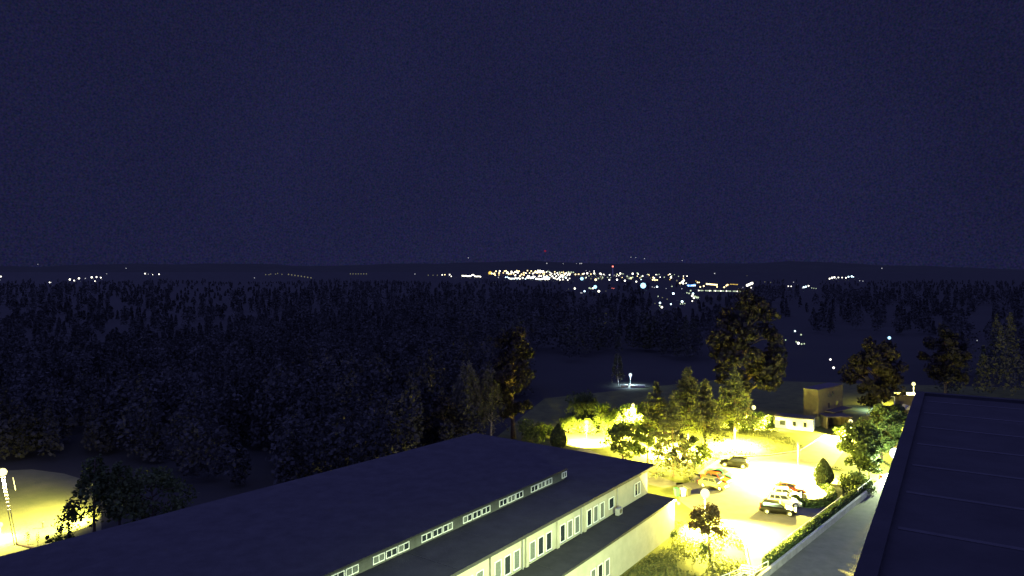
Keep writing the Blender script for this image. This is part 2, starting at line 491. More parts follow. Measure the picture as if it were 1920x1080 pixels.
# ------------------------------------------------------------------ hut and brown building
h0, h1 = S(1453, 802), S(1524, 809.5)
hd = (h1 - h0).normalized(); hn = Vector((-hd.y, hd.x, 0)); HZ = math.atan2(hd.y, hd.x)
hl = (h1 - h0).length
hut = empty('white_hut', (h0+h1)/2 + hn*1.6, 0, 'small brightly lit white hut with three dark windows at the end of the car park', 'hut')
c = (h0+h1)/2 + hn*1.6
MB().box((c.x, c.y, 1.15), (hl, 3.2, 2.3), HZ).build('wall', M['hutwall'], hut)
MB().box((c.x, c.y, 2.385), (hl+0.3, 3.5, 0.16), HZ).build('roof', M['hutroof'], hut)
for t, w, hgt in ((0.205, 0.92, 0.85), (0.52, 0.5, 0.8), (0.80, 0.5, 0.8)):
    p = h0 + hd*(hl*t) - hn*0.012
    fo = MB().box((p.x, p.y, 1.18), (w+0.1, 0.05, hgt+0.1), HZ).build('window_frame', M['brown'], hut)
    q = p - hn*0.022
    me = MB().box((q.x, q.y, 1.18), (w, 0.04, hgt), HZ).mesh('pane', [M['pane']], False, Vector(hut.location)); link_mesh('pane', me, fo)

b0, b1 = S(1534, 800), at_depth(1580, 793, 146); b1.z = 0
bd = (b1-b0).normalized(); bn = Vector((-bd.y, bd.x, 0)); BZ = math.atan2(bd.y, bd.x); bl = (b1-b0).length
bb = empty('brown_building', (b0+b1)/2 + bn*1.5, 0, 'tall dim brown building with dark openings behind the white hut', 'building')
c = (b0+b1)/2 + bn*1.5
MB().box((c.x, c.y, 3.6), (bl, 3.0, 7.2), BZ).build('wall', M['brown'], bb)
MB().box((c.x, c.y, 7.29), (bl+0.25, 3.25, 0.16), BZ).build('roof', M['hutroof'], bb)
for t, z, w, hgt in ((0.42, 5.9, 0.45, 0.9), (0.56, 5.9, 0.45, 0.9), (0.42, 3.7, 0.7, 1.0), (0.75, 3.7, 0.7, 1.0), (0.2, 1.2, 0.9, 1.9)):
    p = b0 + bd*(bl*t) - bn*0.012
    fo = MB().box((p.x, p.y, z), (w+0.14, 0.05, hgt+0.14), BZ).build('window_frame', M['hutroof'], bb)
    q = p - bn*0.02
    me = MB().box((q.x, q.y, z), (w, 0.04, hgt), BZ).mesh('pane', [M['pane']], False, Vector(bb.location)); link_mesh('pane', me, fo)
p = b0 + bd*(bl*0.62) - bn*1.0
MB().box((p.x, p.y, 2.75), (bl*0.74, 2.0, 0.14), BZ).build('awning', M['hutroof'], bb)
# garage wing with an open dark bay
g0 = S(1548, 806); g1 = S(1596, 806)
c = (g0+g1)/2 + Vector((0.4, 2.6, 0))
gar = empty('garage', c, 0, 'low brown garage with a dark open bay beside the brown building', 'garage')
MB().box((c.x-2.25, c.y, 1.15), (0.3, 3.6, 2.3)).build('side_wall', M['brown'], gar)
MB().box((c.x+2.25, c.y, 1.15), (0.3, 3.6, 2.3)).build('side_wall', M['brown'], gar)
MB().box((c.x, c.y+1.9, 1.15), (4.8, 0.2, 2.3)).build('back_wall', M['brown'], gar)
MB().box((c.x, c.y, 2.39), (5.2, 4.2, 0.17)).build('roof', M['hutroof'], gar)

# flat-roofed shed, small kiosk and frame on the right
p = spot(1699, 738.5, 3.4)
shed = empty('flat_shed', (p.x, p.y, 0), 0, 'flat-roofed shed with lamplit roof edge beside the tall building', 'shed')
MB().box((p.x, p.y, 1.6), (4.4, 2.4, 3.2)).build('wall', M['brown'], shed)
MB().box((p.x, p.y, 3.31), (4.9, 3.0, 0.2)).build('roof', M['concrete'], shed)
p = spot(1700, 784, 0)
kio = empty('gabled_kiosk', (p.x, p.y, 0), 0, 'little gabled kiosk with pale roof right of the twin yellow lamps', 'kiosk')
MB().box((p.x, p.y, 1.0), (1.5, 1.8, 2.0)).build('wall', M['brown'], kio)
mb = MB(); mb.hexa([(p.x-1.1, p.y-1.1, 2.003), (p.x+1.1, p.y-1.1, 2.003), (p.x+1.1, p.y+1.1, 2.003), (p.x-1.1, p.y+1.1, 2.003),
                    (p.x-0.1, p.y-1.1, 2.8), (p.x+0.1, p.y-1.1, 2.8), (p.x+0.1, p.y+1.1, 2.8), (p.x-0.1, p.y+1.1, 2.8)])
mb.build('roof', M['concrete'], kio)
a, b = spot(1655, 741, 3.0), spot(1677.5, 744.5, 3.0)
fra = empty('goal_posts', ((a.x+b.x)/2, (a.y+b.y)/2, 0), 0, 'thin white metal frame among the trees above the green hedge', 'frame')
MB().tube([a, b], 0.05, 6).build('crossbar', M['white'], fra)
for q in (a, b): MB().tube([(q.x, q.y, 0), (q.x, q.y, 2.99)], 0.05, 6).build('post', M['white'], fra)

# low walls by the white path lamp
for i, (x0, x1, y, lab) in enumerate(((1164, 1178, 722, 'short pale garden wall at the foot of the slim birch'), (1182, 1209, 722.5, 'long low garden wall just beyond the white path lamp'))):
    a, b = spot(x0, y, 0.5), spot(x1, y, 0.5); c = (a+b)/2
    o = MB().box((0, 0, 0.25), (b.x-a.x, 0.5, 0.5)).build('garden_wall', M['concrete']); o.location = (c.x, c.y, 0)
    tag(o, lab, 'wall')
    cp = MB().box((0, 0, 0.54), (b.x-a.x+0.1, 0.62, 0.075)).build('coping', M['kerb'], o, world=False)

# ------------------------------------------------------------------ lamps
def lamp(name, x, y, h, color, power, emat, label, r=0.28, style='globe', group=None, lean=(0, 0), cone=165, aim=None, blend=0.65, pole=None):
    o = empty(name, (x, y, 0), 0, label, 'lamp', group)
    tx, ty = lean
    if style == 'globe':
        MB().tube([(0,0,0), (0,0,0.5), (tx*0.2,ty*0.2,0.52), (tx,ty,h-r*0.9)], [0.08, 0.08, 0.045, 0.035], 8).build('pole', pole or M['steel'], o, world=False)
        MB().lathe([(0.03, -r*1.05), (r*0.5, -r*0.9), (r*0.87, -r*0.5), (r, 0), (r*0.87, r*0.5), (r*0.5, r*0.87), (0.04, r)], 14, (tx,ty,h)).build('globe', emat, o, True, world=False)
        MB().tube([(tx,ty,h-r*1.2), (tx,ty,h-r*0.98)], r*0.35, 8).build('collar', M['steel'], o, world=False)
    else:   # cobra head street lamp
        MB().tube([(0,0,0), (0,0,0.9), (0,0,0.92), (tx*0.7,ty*0.7,h-0.35), (tx*0.9,ty*0.9,h-0.05), (tx-0.35 if tx==0 else tx*1.0,ty,h+0.08)], [0.11, 0.11, 0.07, 0.05, 0.045, 0.04], 8).build('pole', M['steel'], o, world=False)
        MB().box((tx-0.55, ty, h+0.13), (0.85, 0.34, 0.12)).build('lamp_housing', M['steel'], o, world=False)
        MB().lathe([(0.05, -r*0.8), (r*0.7, -r*0.55), (r, 0.0), (r*0.98, 0.03)], 14, (tx-0.6, ty, h+0.03)).build('lens', emat, o, True, world=False)
    ld = bpy.data.lights.new(name + '_light', 'SPOT' if cone else 'POINT')
    ld.energy = power; ld.color = color
    if cone: ld.spot_size = R(cone); ld.spot_blend = blend
    ld.shadow_soft_size = 0.2
    lo = bpy.data.objects.new(name + '_light', ld); col.objects.link(lo); lo.parent = o
    if aim: lo.rotation_euler = Vector(aim).to_track_quat('-Z', 'Y').to_euler()
    lo.location = (tx, ty, h - r*1.1 - 0.13) if style == 'globe' else (tx-0.6, ty, h - r - 0.25)
    return o

def lamp_px(px, py, z, *a, **k):
    p = spot(px, py, z); return lamp('street_lamp', p.x, p.y, z, *a, **k)
PW = 7.6
lamp_px(1322, 925, 4.2, SODIUM, 3800*PW, E['sodium'], 'glaring yellow lamp behind the small red-leaved lawn tree', r=0.55, cone=128, blend=0.4, aim=(1.2, -1.8, -4))
lamp_px(1496, 832, 5.0, SODIUM, 5200*PW, E['sodium'], 'yellow lamp over the road left of the teardrop cypress', r=0.16, cone=148, blend=0.5, aim=(-0.2, -0.1, -1))
lamp_px(1100, 792, 4.2, SODIUM, 4200*PW, E['sodium'], 'yellow lamp in the bright shrubs beyond the pavilion roof', r=0.40, cone=116, aim=(0.25, 1, -1.5))
lamp_px(1187, 760, 5.2, SODIUM, 2200*PW, E['sodium'], 'yellow lamp glowing inside the bush right of the clipped cypress', r=0.34, cone=160)
lamp_px(1413, 764, 3.9, SODIUM, 2600*PW, E['sodium'], 'yellow lamp in the shrub left of the white hut', r=0.42)
lamp_px(1595, 790, 3.0, SODIUM, 2200*PW, E['sodium'], 'yellow lamp standing in front of the brown building', r=0.36, cone=160, aim=(-0.6, -0.5, -1))
p = spot(1713, 720, 5.6); lamp('street_lamp', p.x, p.y, 5.6, SODIUM, 500*PW, E['sodium'], 'highest yellow lamp on a short post above the shed roof', r=0.40)
lamp_px(1680, 780, 2.4, SODIUM, 160*PW, E['sodium'], 'lower left of the twin yellow lamps over the green hedge', r=0.30)
lamp_px(1688, 774, 2.6, SODIUM, 140*PW, E['sodium'], 'upper right of the twin yellow lamps over the green hedge', r=0.26)
lamp_px(1679, 850, 4.0, MERCURY, 330*PW, E['mercury'], 'dazzling white-green lamp touching the tall building edge', r=0.8, cone=0)
lamp_px(1447, 1108, 11.5, MERCURY, 640*PW, E['mercury'], 'tall white-green lamp post by the white stair railing', r=0.4, cone=175, blend=0.1)
lamp_px(1182, 703, 2.9, COOL, 50*PW, E['cool'], 'bluish white path lamp next to the slim birch', r=0.42)
lamp_px(1635, 748, 2.6, COOL, 15*PW, E['cool'], 'tiny white lamp beside the thin white frame', r=0.22)
lamp_px(1645, 756, 2.0, COOL, 6*PW, E['cool'], 'very faint white lamp under the thin white frame', r=0.12)
lamp_px(1268, 808, 3.6, SODIUM, 8000*PW, E['sodium'], 'yellow lamp hidden between the trunks of the larch group', r=0.18)
lamp_px(1378, 802, 3.2, SODIUM, 3000*PW, E['sodium'], 'yellow lamp over the bright patch below the right end larch', r=0.16)
# wall lamp on the annex corner
cpos = pv(0.35, -0.35, 3.55)
wlamp = empty('wall_lamp', cpos, 0, 'yellow wall lamp on the end corner of the pavilion annex', 'lamp')
MB().tube([(0,0,0.12), (-0.25,0.05,0.30)], 0.03, 6).build('bracket', M['dark'], wlamp, world=False)
MB().lathe([(0.04, -0.22), (0.17, -0.12), (0.2, 0.0), (0.12, 0.12), (0.04, 0.16)], 12).build('globe', E['sodium'], wlamp, True, world=False)
ld = bpy.data.lights.new('wall_lamp_light', 'POINT'); ld.energy = 260*PW; ld.color = SODIUM; ld.shadow_soft_size = 0.24
lo = bpy.data.objects.new('wall_lamp_light', ld); col.objects.link(lo); lo.parent = wlamp
cpos = pv(0.4, 9.0, 4.2)
wl2 = empty('wall_lamp', cpos, 0, 'yellow wall lamp on the end wall of the pavilion under the eaves', 'lamp')
MB().tube([(0,0,0.10), (-0.22,-0.28,0.22)], 0.03, 6).build('bracket', M['dark'], wl2, world=False)
MB().lathe([(0.04, -0.22), (0.17, -0.12), (0.2, 0.0), (0.12, 0.12), (0.04, 0.16)], 12).build('globe', E['sodium'], wl2, True, world=False)
ld = bpy.data.lights.new('wall_lamp_light', 'SPOT'); ld.energy = 1300*PW; ld.color = SODIUM; ld.shadow_soft_size = 0.1; ld.spot_size = R(128); ld.spot_blend = 0.5
lo = bpy.data.objects.new('wall_lamp_light', ld); col.objects.link(lo); lo.parent = wl2; lo.location = (0.1, 0.12, -0.3)
lo.rotation_euler = Vector((1.0, 0.45, -0.95)).to_track_quat('-Z', 'Y').to_euler()
# mast on the far left, leaning, with rungs catching the light
base = S(30, 1023); top = at_depth(4, 888, base.y)
mast = empty('light_mast', base, 0, 'leaning lattice lamp mast with lit rungs at the left picture edge', 'mast')
d = Vector(top) - base
for s in (-0.16, 0.16):
    MB().tube([(s, 0, 0), (d.x + s*0.8, 0, d.z)], 0.045, 6).build('rail', M['dark'], mast, world=False)
for k in range(10):
    t = 0.50 + k*0.05; q = d*t
    MB().box((q.x, 0, q.z), (0.38, 0.08, 0.09)).build('rung', M['concrete'], mast, world=False)
MB().lathe([(0.05, -0.5), (0.4, -0.36), (0.5, 0), (0.3, 0.3), (0.05, 0.4)], 14, (d.x, 0, d.z+0.2)).build('lamp_head', E['sodium'], mast, True, world=False)
ld = bpy.data.lights.new('mast_light', 'SPOT'); ld.spot_size = R(134); ld.spot_blend = 0.9; ld.energy = 340*PW; ld.color = (1.0, 0.86, 0.26); ld.shadow_soft_size = 0.6
lo = bpy.data.objects.new('mast_light', ld); col.objects.link(lo); lo.parent = mast; lo.location = (d.x+0.5, 0, d.z-0.6); lo.rotation_euler = Vector((-0.5, 0.3, -1)).to_track_quat('-Z', 'Y').to_euler()
lamp_px(0, 984, 1.6, SODIUM, 130*PW, E['sodium'], 'low yellow lamp on the sports ground cut by the left edge', r=0.3)
q = S(74, 1000)
lamp('street_lamp', S(174, 985).x, S(174, 985).y, 5.0, (1.0, 0.88, 0.16), 800*PW, E['sodium'], 'yellow lamp over the lit sports ground behind the dark branches', r=0.10, cone=100, pole=M['dark'], aim=(-1, 0.1, -0.75))
q = S(29, 919)
o = MB().tube([(-0.35, 0, 1.8), (-0.05, 0, 0.3), (0, 0, 0)], [0.05, 0.06, 0.06], 6).build('white_post', M['white']); o.location = q
tag(o, 'thin white leaning post right of the lattice lamp mast', 'post')

# ------------------------------------------------------------------ vegetation
def card_mesh(name, centers, sizes, m, flat=0.0, elong=1.4):
    n = len(centers)
    a = rng.normal(size=(n, 3)); a[:, 2] *= (1 - flat); a /= np.linalg.norm(a, axis=1, keepdims=True) + 1e-9
    b = rng.normal(size=(n, 3)); b -= a * (a*b).sum(1, keepdims=True); b /= np.linalg.norm(b, axis=1, keepdims=True) + 1e-9
    s = np.asarray(sizes).reshape(-1, 1) * 0.5
    a = a * s * elong; b = b * s
    k1 = (0.6 + 0.8*rng.random((n, 1))); 
    v = np.stack([centers - a, centers - b*k1, centers + a*k1, centers + b], axis=1).reshape(-1, 3)
    me = bpy.data.meshes.new(name)
    me.vertices.add(4*n); me.vertices.foreach_set('co', v.astype(np.float32).ravel())
    me.loops.add(4*n); me.loops.foreach_set('vertex_index', np.arange(4*n, dtype=np.int32))
    me.polygons.add(n); me.polygons.foreach_set('loop_start', np.arange(0, 4*n, 4, dtype=np.int32))
    me.polygons.foreach_set('loop_total', np.full(n, 4, dtype=np.int32))
    me.materials.append(m); me.update(); me.validate()
    return me

def trunk(o, h, r, m, lean=0.0, limbs=(), seg=5):
    mb = MB(); pts = []; rad = []
    for i in range(seg+1):
        t = i/seg
        pts.append((lean*t + 0.04*h*0.3*math.sin(3*t+h), 0.03*h*0.3*math.sin(4*t), h*t)); rad.append(r*(1.25 if i == 0 else 1)*(1-0.82*t))
    mb.tube(pts, rad, 8)
    for (z0, tip, rr) in limbs:
        s = Vector((lean*z0/h, 0, z0)); e = Vector(tip); mid = s.lerp(e, 0.5) + Vector((0, 0, 0.08*(e-s).length))
        mb.tube([s, mid, e], [rr, rr*0.65, rr*0.25], 6)
    return mb.build('trunk', m, o, True, world=False)

def conifer(pos, h, w, label, n=5200, m=None, clear=0.12, size=0.30, group=None, sparse=1.0, cat='tree', name='larch_tree'):
    o = empty(name, pos, random.random()*6, label, cat, group)
    limbs = []
    cs = []
    whorls = int(h*1.9)
    for k in range(whorls):
        t = (k + random.random()*0.6)/whorls
        z = h*(clear + (1-clear)*t)
        rr = w*0.5*(1-t)**0.92*(0.78 + 0.40*random.random()) + 0.06
        nb = random.randint(4, 7)
        for j in range(nb):
            if t < 0.42 and random.random() > sparse: continue
            az = random.random()*6.283; ln = rr*(0.65+0.45*random.random())
            dz = -0.16*ln + 0.25*t*ln
            tip = (math.cos(az)*ln, math.sin(az)*ln, z+dz)
            if ln > 0.6: limbs.append((max(0.2, z), tip, 0.035 + 0.012*ln))
            m_ = max(8, int(n/(whorls*5.5)*(0.4 + ln/(w*0.5))))
            tt = rng.random(m_)**0.7
            c = np.stack([math.cos(az)*ln*tt, math.sin(az)*ln*tt, z + dz*tt - 0.06*ln*np.sin(tt*3)], 1)
            c += rng.normal(size=c.shape) * np.array([0.16, 0.16, 0.13]) * (0.6 + 0.35*ln*tt.reshape(-1, 1))
            cs.append(c)
    cs = np.concatenate(cs)
    trunk(o, h*0.97, 0.035*h*0.42 + 0.03, M['bark'], 0, limbs[:90])
    link_mesh('crown', card_mesh('crown', cs, size*(0.6+0.8*rng.random(len(cs))), m or L['larch']), o)
    return o

def broad(pos, h, w, label, n=6000, m=None, clear=0.25, size=0.32, bark=None, clumps=26, cat='tree', name='broadleaf_tree', spread=0.30, group=None, squash=1.0):
    o = empty(name, pos, 0, label, cat, group)
    cz = h*(clear + (1-clear)*0.5); rz = h*(1-clear)*0.5*squash; rx = w*0.5
    limbs = []; cs = []
    for k in range(clumps):
        u = rng.normal(size=3); u /= np.linalg.norm(u)
        rr = 0.35 + 0.60*rng.random()**0.6
        c0 = np.array([u[0]*rx*rr, u[1]*rx*rr, cz + u[2]*rz*rr])
        taper = 1.0 - 0.35*max(0, (c0[2]-cz)/rz)
        c0[:2] *= taper
        limbs.append((max(h*clear*0.7, min(h*0.7, c0[2]-0.3*rx)), tuple(c0), 0.02 + 0.006*h))
        cr = rx*spread*(0.7+0.6*rng.random())
        k_ = int(n/clumps*(0.6+0.8*rng.random()))
        q = rng.normal(size=(k_, 3)); q /= np.linalg.norm(q, axis=1, keepdims=True)
        q = q * (rng.random((k_, 1))**0.45) * cr * np.array([1.15, 1.15, 0.85])
        q[:, 2] -= 0.15*(q[:, 0]**2+q[:, 1]**2)/max(cr, .1)
        cs.append(c0 + q)
    cs = np.concatenate(cs); cs = cs[cs[:, 2] > 0.05]
    trunk(o, h*0.72, 0.018*h + 0.04, bark or M['bark'], 0, limbs)
    link_mesh('crown', card_mesh('crown', cs, size*(0.6+0.8*rng.random(len(cs))), m or L['oak']), o)
    return o

def weeping(pos, h, w, label, n=5000, size=0.26, name='birch_tree', m=None, bark=None):
    o = empty(name, pos, 0, label, 'tree')
    cs = []; limbs = []
    ns = int(n/34)
    for k in range(ns):
        t = 0.35 + 0.65*rng.random()**0.8
        az = rng.random()*6.283; rr = w*0.5*(0.25+0.75*rng.random()**0.5)*(1.15-0.85*t**2.2)
        x, y, z = math.cos(az)*rr, math.sin(az)*rr, h*t
        ln = h*(0.10+0.22*rng.random())
        tt = rng.random(34)
        c = np.stack([x*(0.75+0.3*tt), y*(0.75+0.3*tt), z - ln*tt**1.2], 1) + rng.normal(size=(34, 3))*0.13
        cs.append(c)
        if k % 6 == 0: limbs.append((max(h*0.25, z-rr*1.1), (x*0.9, y*0.9, z-0.05), 0.045))
    cs = np.concatenate(cs); cs = cs[cs[:, 2] > 0.3]
    trunk(o, h*0.95, 0.012*h+0.05, bark or M['birch'], 0.02*h, limbs)
    link_mesh('crown', card_mesh('crown', cs, size*(0.6+0.8*rng.random(len(cs))), m or L['birch'], 0.4), o)
    return o

def thuja(pos, h, w, label, n=5000, group=None):
    o = empty('clipped_cypress', pos, 0, label, 'shrub', group)
    prof = [(0.22, 0.0), (0.62, 0.05), (0.88, 0.14), (1.0, 0.27), (0.97, 0.40), (0.84, 0.55), (0.64, 0.70), (0.40, 0.83), (0.19, 0.93), (0.03, 1.0)]
    r_ = np.array([p[0] for p in prof])*w*0.5; z_ = np.array([p[1] for p in prof])*h + 0.12
    MB().lathe([(a*0.9, b) for a, b in zip(r_, z_*0.97)], 16).build('core', L['thuja'], o, True, world=False)
    t = rng.random(n); z = t*h + 0.12
    r = np.interp(z, z_, r_)*(0.88 + 0.15*rng.random(n)); az = rng.random(n)*6.283
    r *= 1 + 0.05*np.sin(az*5 + t*9)
    c = np.stack([np.cos(az)*r, np.sin(az)*r, z], 1)
    link_mesh('crown', card_mesh('crown', c, 0.16*(0.6+0.8*rng.random(n)), L['thuja']), o)
    MB().tube([(0,0,0), (0,0,0.4)], 0.09, 7).build('trunk', M['bark'], o, world=False)
    return o

def shrub(pos, h, w, label, m=None, n=2600, size=0.24, group=None, clumps=14):
    o = empty('shrub', pos, 0, label, 'shrub', group)
    cs = []; st = MB()
    for k in range(clumps):
        az = rng.random()*6.283; rr = w*0.5*rng.random()**0.6*0.8; z = h*(0.25 + 0.6*rng.random())*(1-0.45*(rr/(w*0.5))**2)
        c0 = np.array([math.cos(az)*rr, math.sin(az)*rr, z]); cr = 0.22*w*(0.7+0.5*rng.random())
        k_ = n//clumps
        q = rng.normal(size=(k_, 3)); q /= np.linalg.norm(q, axis=1, keepdims=True); q *= rng.random((k_, 1))**0.4*cr
        cs.append(c0+q); st.tube([(0.1*c0[0], 0.1*c0[1], 0), tuple(c0)], [0.04, 0.015], 5)
    cs = np.concatenate(cs); cs = cs[cs[:, 2] > 0.03]
    st.build('stems', M['bark'], o, world=False)
    link_mesh('crown', card_mesh('crown', cs, size*(0.6+0.8*rng.random(len(cs))), m or L['light']), o)
    return o

def hedge(pts, w, h, label, n_per_m=260, m=None, size=0.16, name='hedge'):
    pts = [Vector((p[0], p[1], 0)) for p in pts]
    o = empty(name, pts[len(pts)//2], 0, label, 'hedge')
    off = np.array(pts[len(pts)//2]); cs = []; core = MB()
    for a, b in zip(pts[:-1], pts[1:]):
        d = b-a; ln = d.length; t = d.normalized(); nn = Vector((-t.y, t.x, 0)); c = (a+b)/2 - Vector(off)
        core.box((c.x, c.y, h*0.43), (ln+w*0.4, w*0.72, h*0.86), math.atan2(d.y, d.x))
        k = int(ln*n_per_m)
        s = rng.random(k)*ln; th = rng.random(k)*math.pi
        yy = np.cos(th)*w*0.5*(0.9+0.2*rng.random(k)); zz = np.minimum(np.sin(th)**0.5*h, h)*(0.9+0.16*rng.random(k)) 
        zz = np.where(rng.random(k) < 0.5, zz*rng.random(k)**0.5, zz)
        cs.append(np.stack([a.x+t.x*s+nn.x*yy, a.y+t.y*s+nn.y*yy, zz], 1) - off)
    cs = np.concatenate(cs)
    core.build('core', m or L['hedge'], o, world=False)
    link_mesh('leaves', card_mesh('leaves', cs, size*(0.6+0.8*rng.random(len(cs))), m or L['hedge']), o)
    return o

# larches standing in front of the bright ground
conifer(S(1261, 894), 12.2, 9.5, 'nearest tall larch beside the pavilion roof corner', 6500, clear=0.10, sparse=0.6)
conifer(S(1322, 856), 13.0, 8.4, 'tall pointed larch with bare trunk left of the black estate car', 7500, clear=0.34, sparse=0.75)
conifer(S(1290, 838), 14.2, 10.0, 'tallest pointed larch in the middle of the group', 8500, clear=0.3, sparse=0.85)
conifer(S(1376, 822), 13.3, 10.0, 'broad pointed larch at the right end of the group', 7500, clear=0.26, sparse=0.85)
conifer(S(1230, 832), 11.4, 8.4, 'pointed larch at the left end of the group', 6500, clear=0.2)
broad(S(1168, 874), 7.2, 7.2, 'sparse leafy tree in front of the glowing shrubs', 1700, L['light'], 0.15, 0.34, clumps=34, spread=0.22)
broad(S(1215, 868), 6.4, 5.6, 'thin young tree at the foot of the leftmost larch', 1000, L['light'], 0.15, 0.34, clumps=24, spread=0.22)
broad(S(1300, 880), 5.2, 6.0, 'low spreading tree beside the red parked car', 900, L['light'], 0.12, 0.34, clumps=22, spread=0.22)
# big dim trees
broad(S(1400, 786), 27.5, 15.5, 'huge dim tree rising behind the larches', 9000, L['dim'], 0.12, 0.62, clumps=60, spread=0.22)
broad(S(1640, 775), 18.0, 13.0, 'dim spreading tree behind the thin white frame', 6000, L['dim'], 0.12, 0.6, clumps=44, spread=0.22)
broad((at_depth(1772, 700, 170).x, 170, 0), 19.0, 12.0, 'faint tall tree behind the tall building edge', 5000, L['dim'], 0.15, 0.6, clumps=40, spread=0.22)
weeping(S(876, 829), 14.8, 7.6, 'weeping birch nearest the left pavilion roof corner', 6800)
weeping(S(920, 826), 13.2, 7.0, 'weeping birch just right of the roof corner birch', 6200)
broad(S(962, 822), 21.5, 9.5, 'tall dim tree towering behind the weeping birches', 7500, L['dim'], 0.12, 0.46, clumps=48, spread=0.22)
broad(S(830, 838), 9.0, 6.5, 'low dim tree left of the weeping birches', 3000, L['dim'], 0.12, 0.4, clumps=26)
weeping(S(1158, 722), 8.6, 4.0, 'slim pale-trunked birch beside the white path lamp', 1300, 0.34)
# shrubs around the glowing lamps
shrub(S(992, 834), 5.4, 6.4, 'half-lit shrub at the far edge of the pavilion roof', L['light'], 3000)
shrub(S(1066, 812), 4.4, 3.6, 'lit shrub above the larger clipped cypress', L['light'], 1500)
shrub(S(1096, 814), 3.3, 4.6, 'yellow-lit shrub right beside the lamp beyond the pavilion', L['light'], 2000)
shrub(S(1136, 812), 6.4, 5.0, 'large bright shrub above the smaller clipped cypress', L['light'], 3000)
shrub(S(1184, 806), 5.9, 4.4, 'bright shrub round the lamp right of the smaller cypress', L['light'], 2400)
shrub(S(1205, 792), 5.0, 2.4, 'narrow lit shrub at the left side of the larch group', L['light'], 1200)
shrub(S(1092, 788), 6.0, 7.5, 'dim shrub mass behind the glowing shrubs', L['oak'], 3000, 0.32)
shrub(S(1020, 820), 2.6, 3.4, 'low lit shrub left of the larger clipped cypress', L['light'], 1200)
shrub(S(1412, 806), 4.4, 5.4, 'shrub lit from inside by a yellow lamp', L['light'], 2600)
shrub(S(1438, 800), 2.4, 3.2, 'dark round shrub against the white hut', L['hedge'], 1800)
shrub(S(1375, 806), 3.2, 4.5, 'low shrub at the foot of the right end larch', L['oak'], 1500)
thuja(S(1047, 841), 4.3, 3.0, 'larger clipped cypress at the pavilion roof edge')
thuja(S(1156, 806), 4.2, 2.5, 'smaller clipped cypress between the glowing shrubs')
thuja(S(1544, 909), 3.7, 2.8, 'teardrop clipped cypress at the end of the curved hedge')
# right side planting
broad(S(1612, 894), 8.6, 6.4, 'dark round tree between road and tall building', 6500, L['hedge'], 0.14, 0.27, clumps=40, spread=0.30)
broad(S(1630, 900), 4.4, 3.6, 'low dark tree over the upper end of the paved way', 2200, L['hedge'], 0.2, 0.22, clumps=18)
broad(S(1652, 862), 9.6, 7.0, 'green-lit tree above the dazzling white lamp', 6000, L['oak'], 0.05, 0.28, clumps=44)
broad(S(1682, 846), 8.0, 5.0, 'green-lit bushy tree touching the tall building edge', 4000, L['oak'], 0.05, 0.28, clumps=30)
shrub(S(1606, 922), 2.6, 4.4, 'leafy green shrub below the dark round tree', L['oak'], 2600, 0.2)
shrub(S(1572, 815), 1.6, 2.6, 'small lit shrub at the bend of the road', L['light'], 700)
# lawn tree
broad(S(1330, 1032), 4.9, 4.5, 'small red-leaved tree on the lawn by the annex', 3200, L['plum'], 0.32, 0.19, clumps=30, spread=0.27)
shrub(S(1318, 1030), 0.7, 1.2, 'low dark clump at the foot of the red-leaved tree', L['hedge'], 500, 0.12, clumps=6)
shrub(S(1258, 1004), 0.9, 1.3, 'small shrub at the base of the annex wall corner', L['hedge'], 500, 0.12, clumps=6)
# curved hedge round the bed
ring = [(1535, 908), (1544, 914), (1555, 922), (1561, 932), (1557, 941), (1545, 948), (1528, 951), (1511, 950.5), (1498, 947), (1491, 940)]
hedge([S(*p) for p in ring], 1.0, 0.95, 'curved dark hedge around the round bed by the parked cars', 420)
# straight hedge above the paved way
hp = [k0 + way_dir*t - way_n*0.75 for t in np.linspace(1.5, 38.0, 15)]
hedge(hp, 1.1, 1.30, 'long straight hedge between the lawn and the paved way', 260)
o = MB(); e0 = k0 - way_dir*12; e1 = k1 + way_dir*2; c = (e0+e1)/2
o.box((0, 0, 0.35), ((e1-e0).length, 0.22, 0.7), math.atan2(way_dir.y, way_dir.x)); o = o.build('retaining_wall', M['concrete']); o.location = (c.x, c.y, 0)
tag(o, 'low straight concrete wall along the paved way', 'wall')
o2 = MB().box((0, 0, 0.735), ((e1-e0).length, 0.30, 0.065), math.atan2(way_dir.y, way_dir.x)).build('coping', M['kerb'], o, world=False)

# railings
def railing(pts, label, h=1.05, r=0.035, rails=2, name='railing'):
    pts = [Vector(p) for p in pts]; o = empty(name, pts[0], 0, label, 'railing')
    for p in pts: MB().tube([p, p + Vector((0, 0, h-0.02))], r, 6).build('post', M['white'], o)
    for k in range(rails):
        z = h - k*0.48
        MB().tube([p + Vector((0, 0, z)) for p in pts], r*1.05, 6).build('rail', M['white'], o)
    return o
railing([spot(1338, 1086, 1.05)*1.0 - Vector((0,0,1.05)), spot(1368, 1074.5, 1.05) - Vector((0,0,1.05)), spot(1388, 1066, 1.05) - Vector((0,0,1.05)), spot(1406, 1064, 1.05) - Vector((0,0,1.05))],
        'white tubular railing at the bottom edge by the stairs', rails=2)
railing([spot(1368, 1088, 1.05) - Vector((0,0,1.05)), spot(1390, 1077, 1.05) - Vector((0,0,1.05)), spot(1412, 1067, 1.05) - Vector((0,0,1.05)), spot(1440, 1052, 1.05) - Vector((0,0,1.05))],
        'second white railing running up from the stairs to the road', rails=2)
rp = [k0 + way_dir*t - way_n*1.35 for t in np.linspace(7.0, 28.0, 8)]
railing(rp, 'long thin white railing behind the straight hedge', 1.2, 0.022, 1)
rp = [k0 + way_dir*t - way_n*0.4 for t in np.linspace(31.5, 37.5, 4)]
railing(rp, 'short white railing at the upper end of the paved way', 1.5, 0.05, 2)
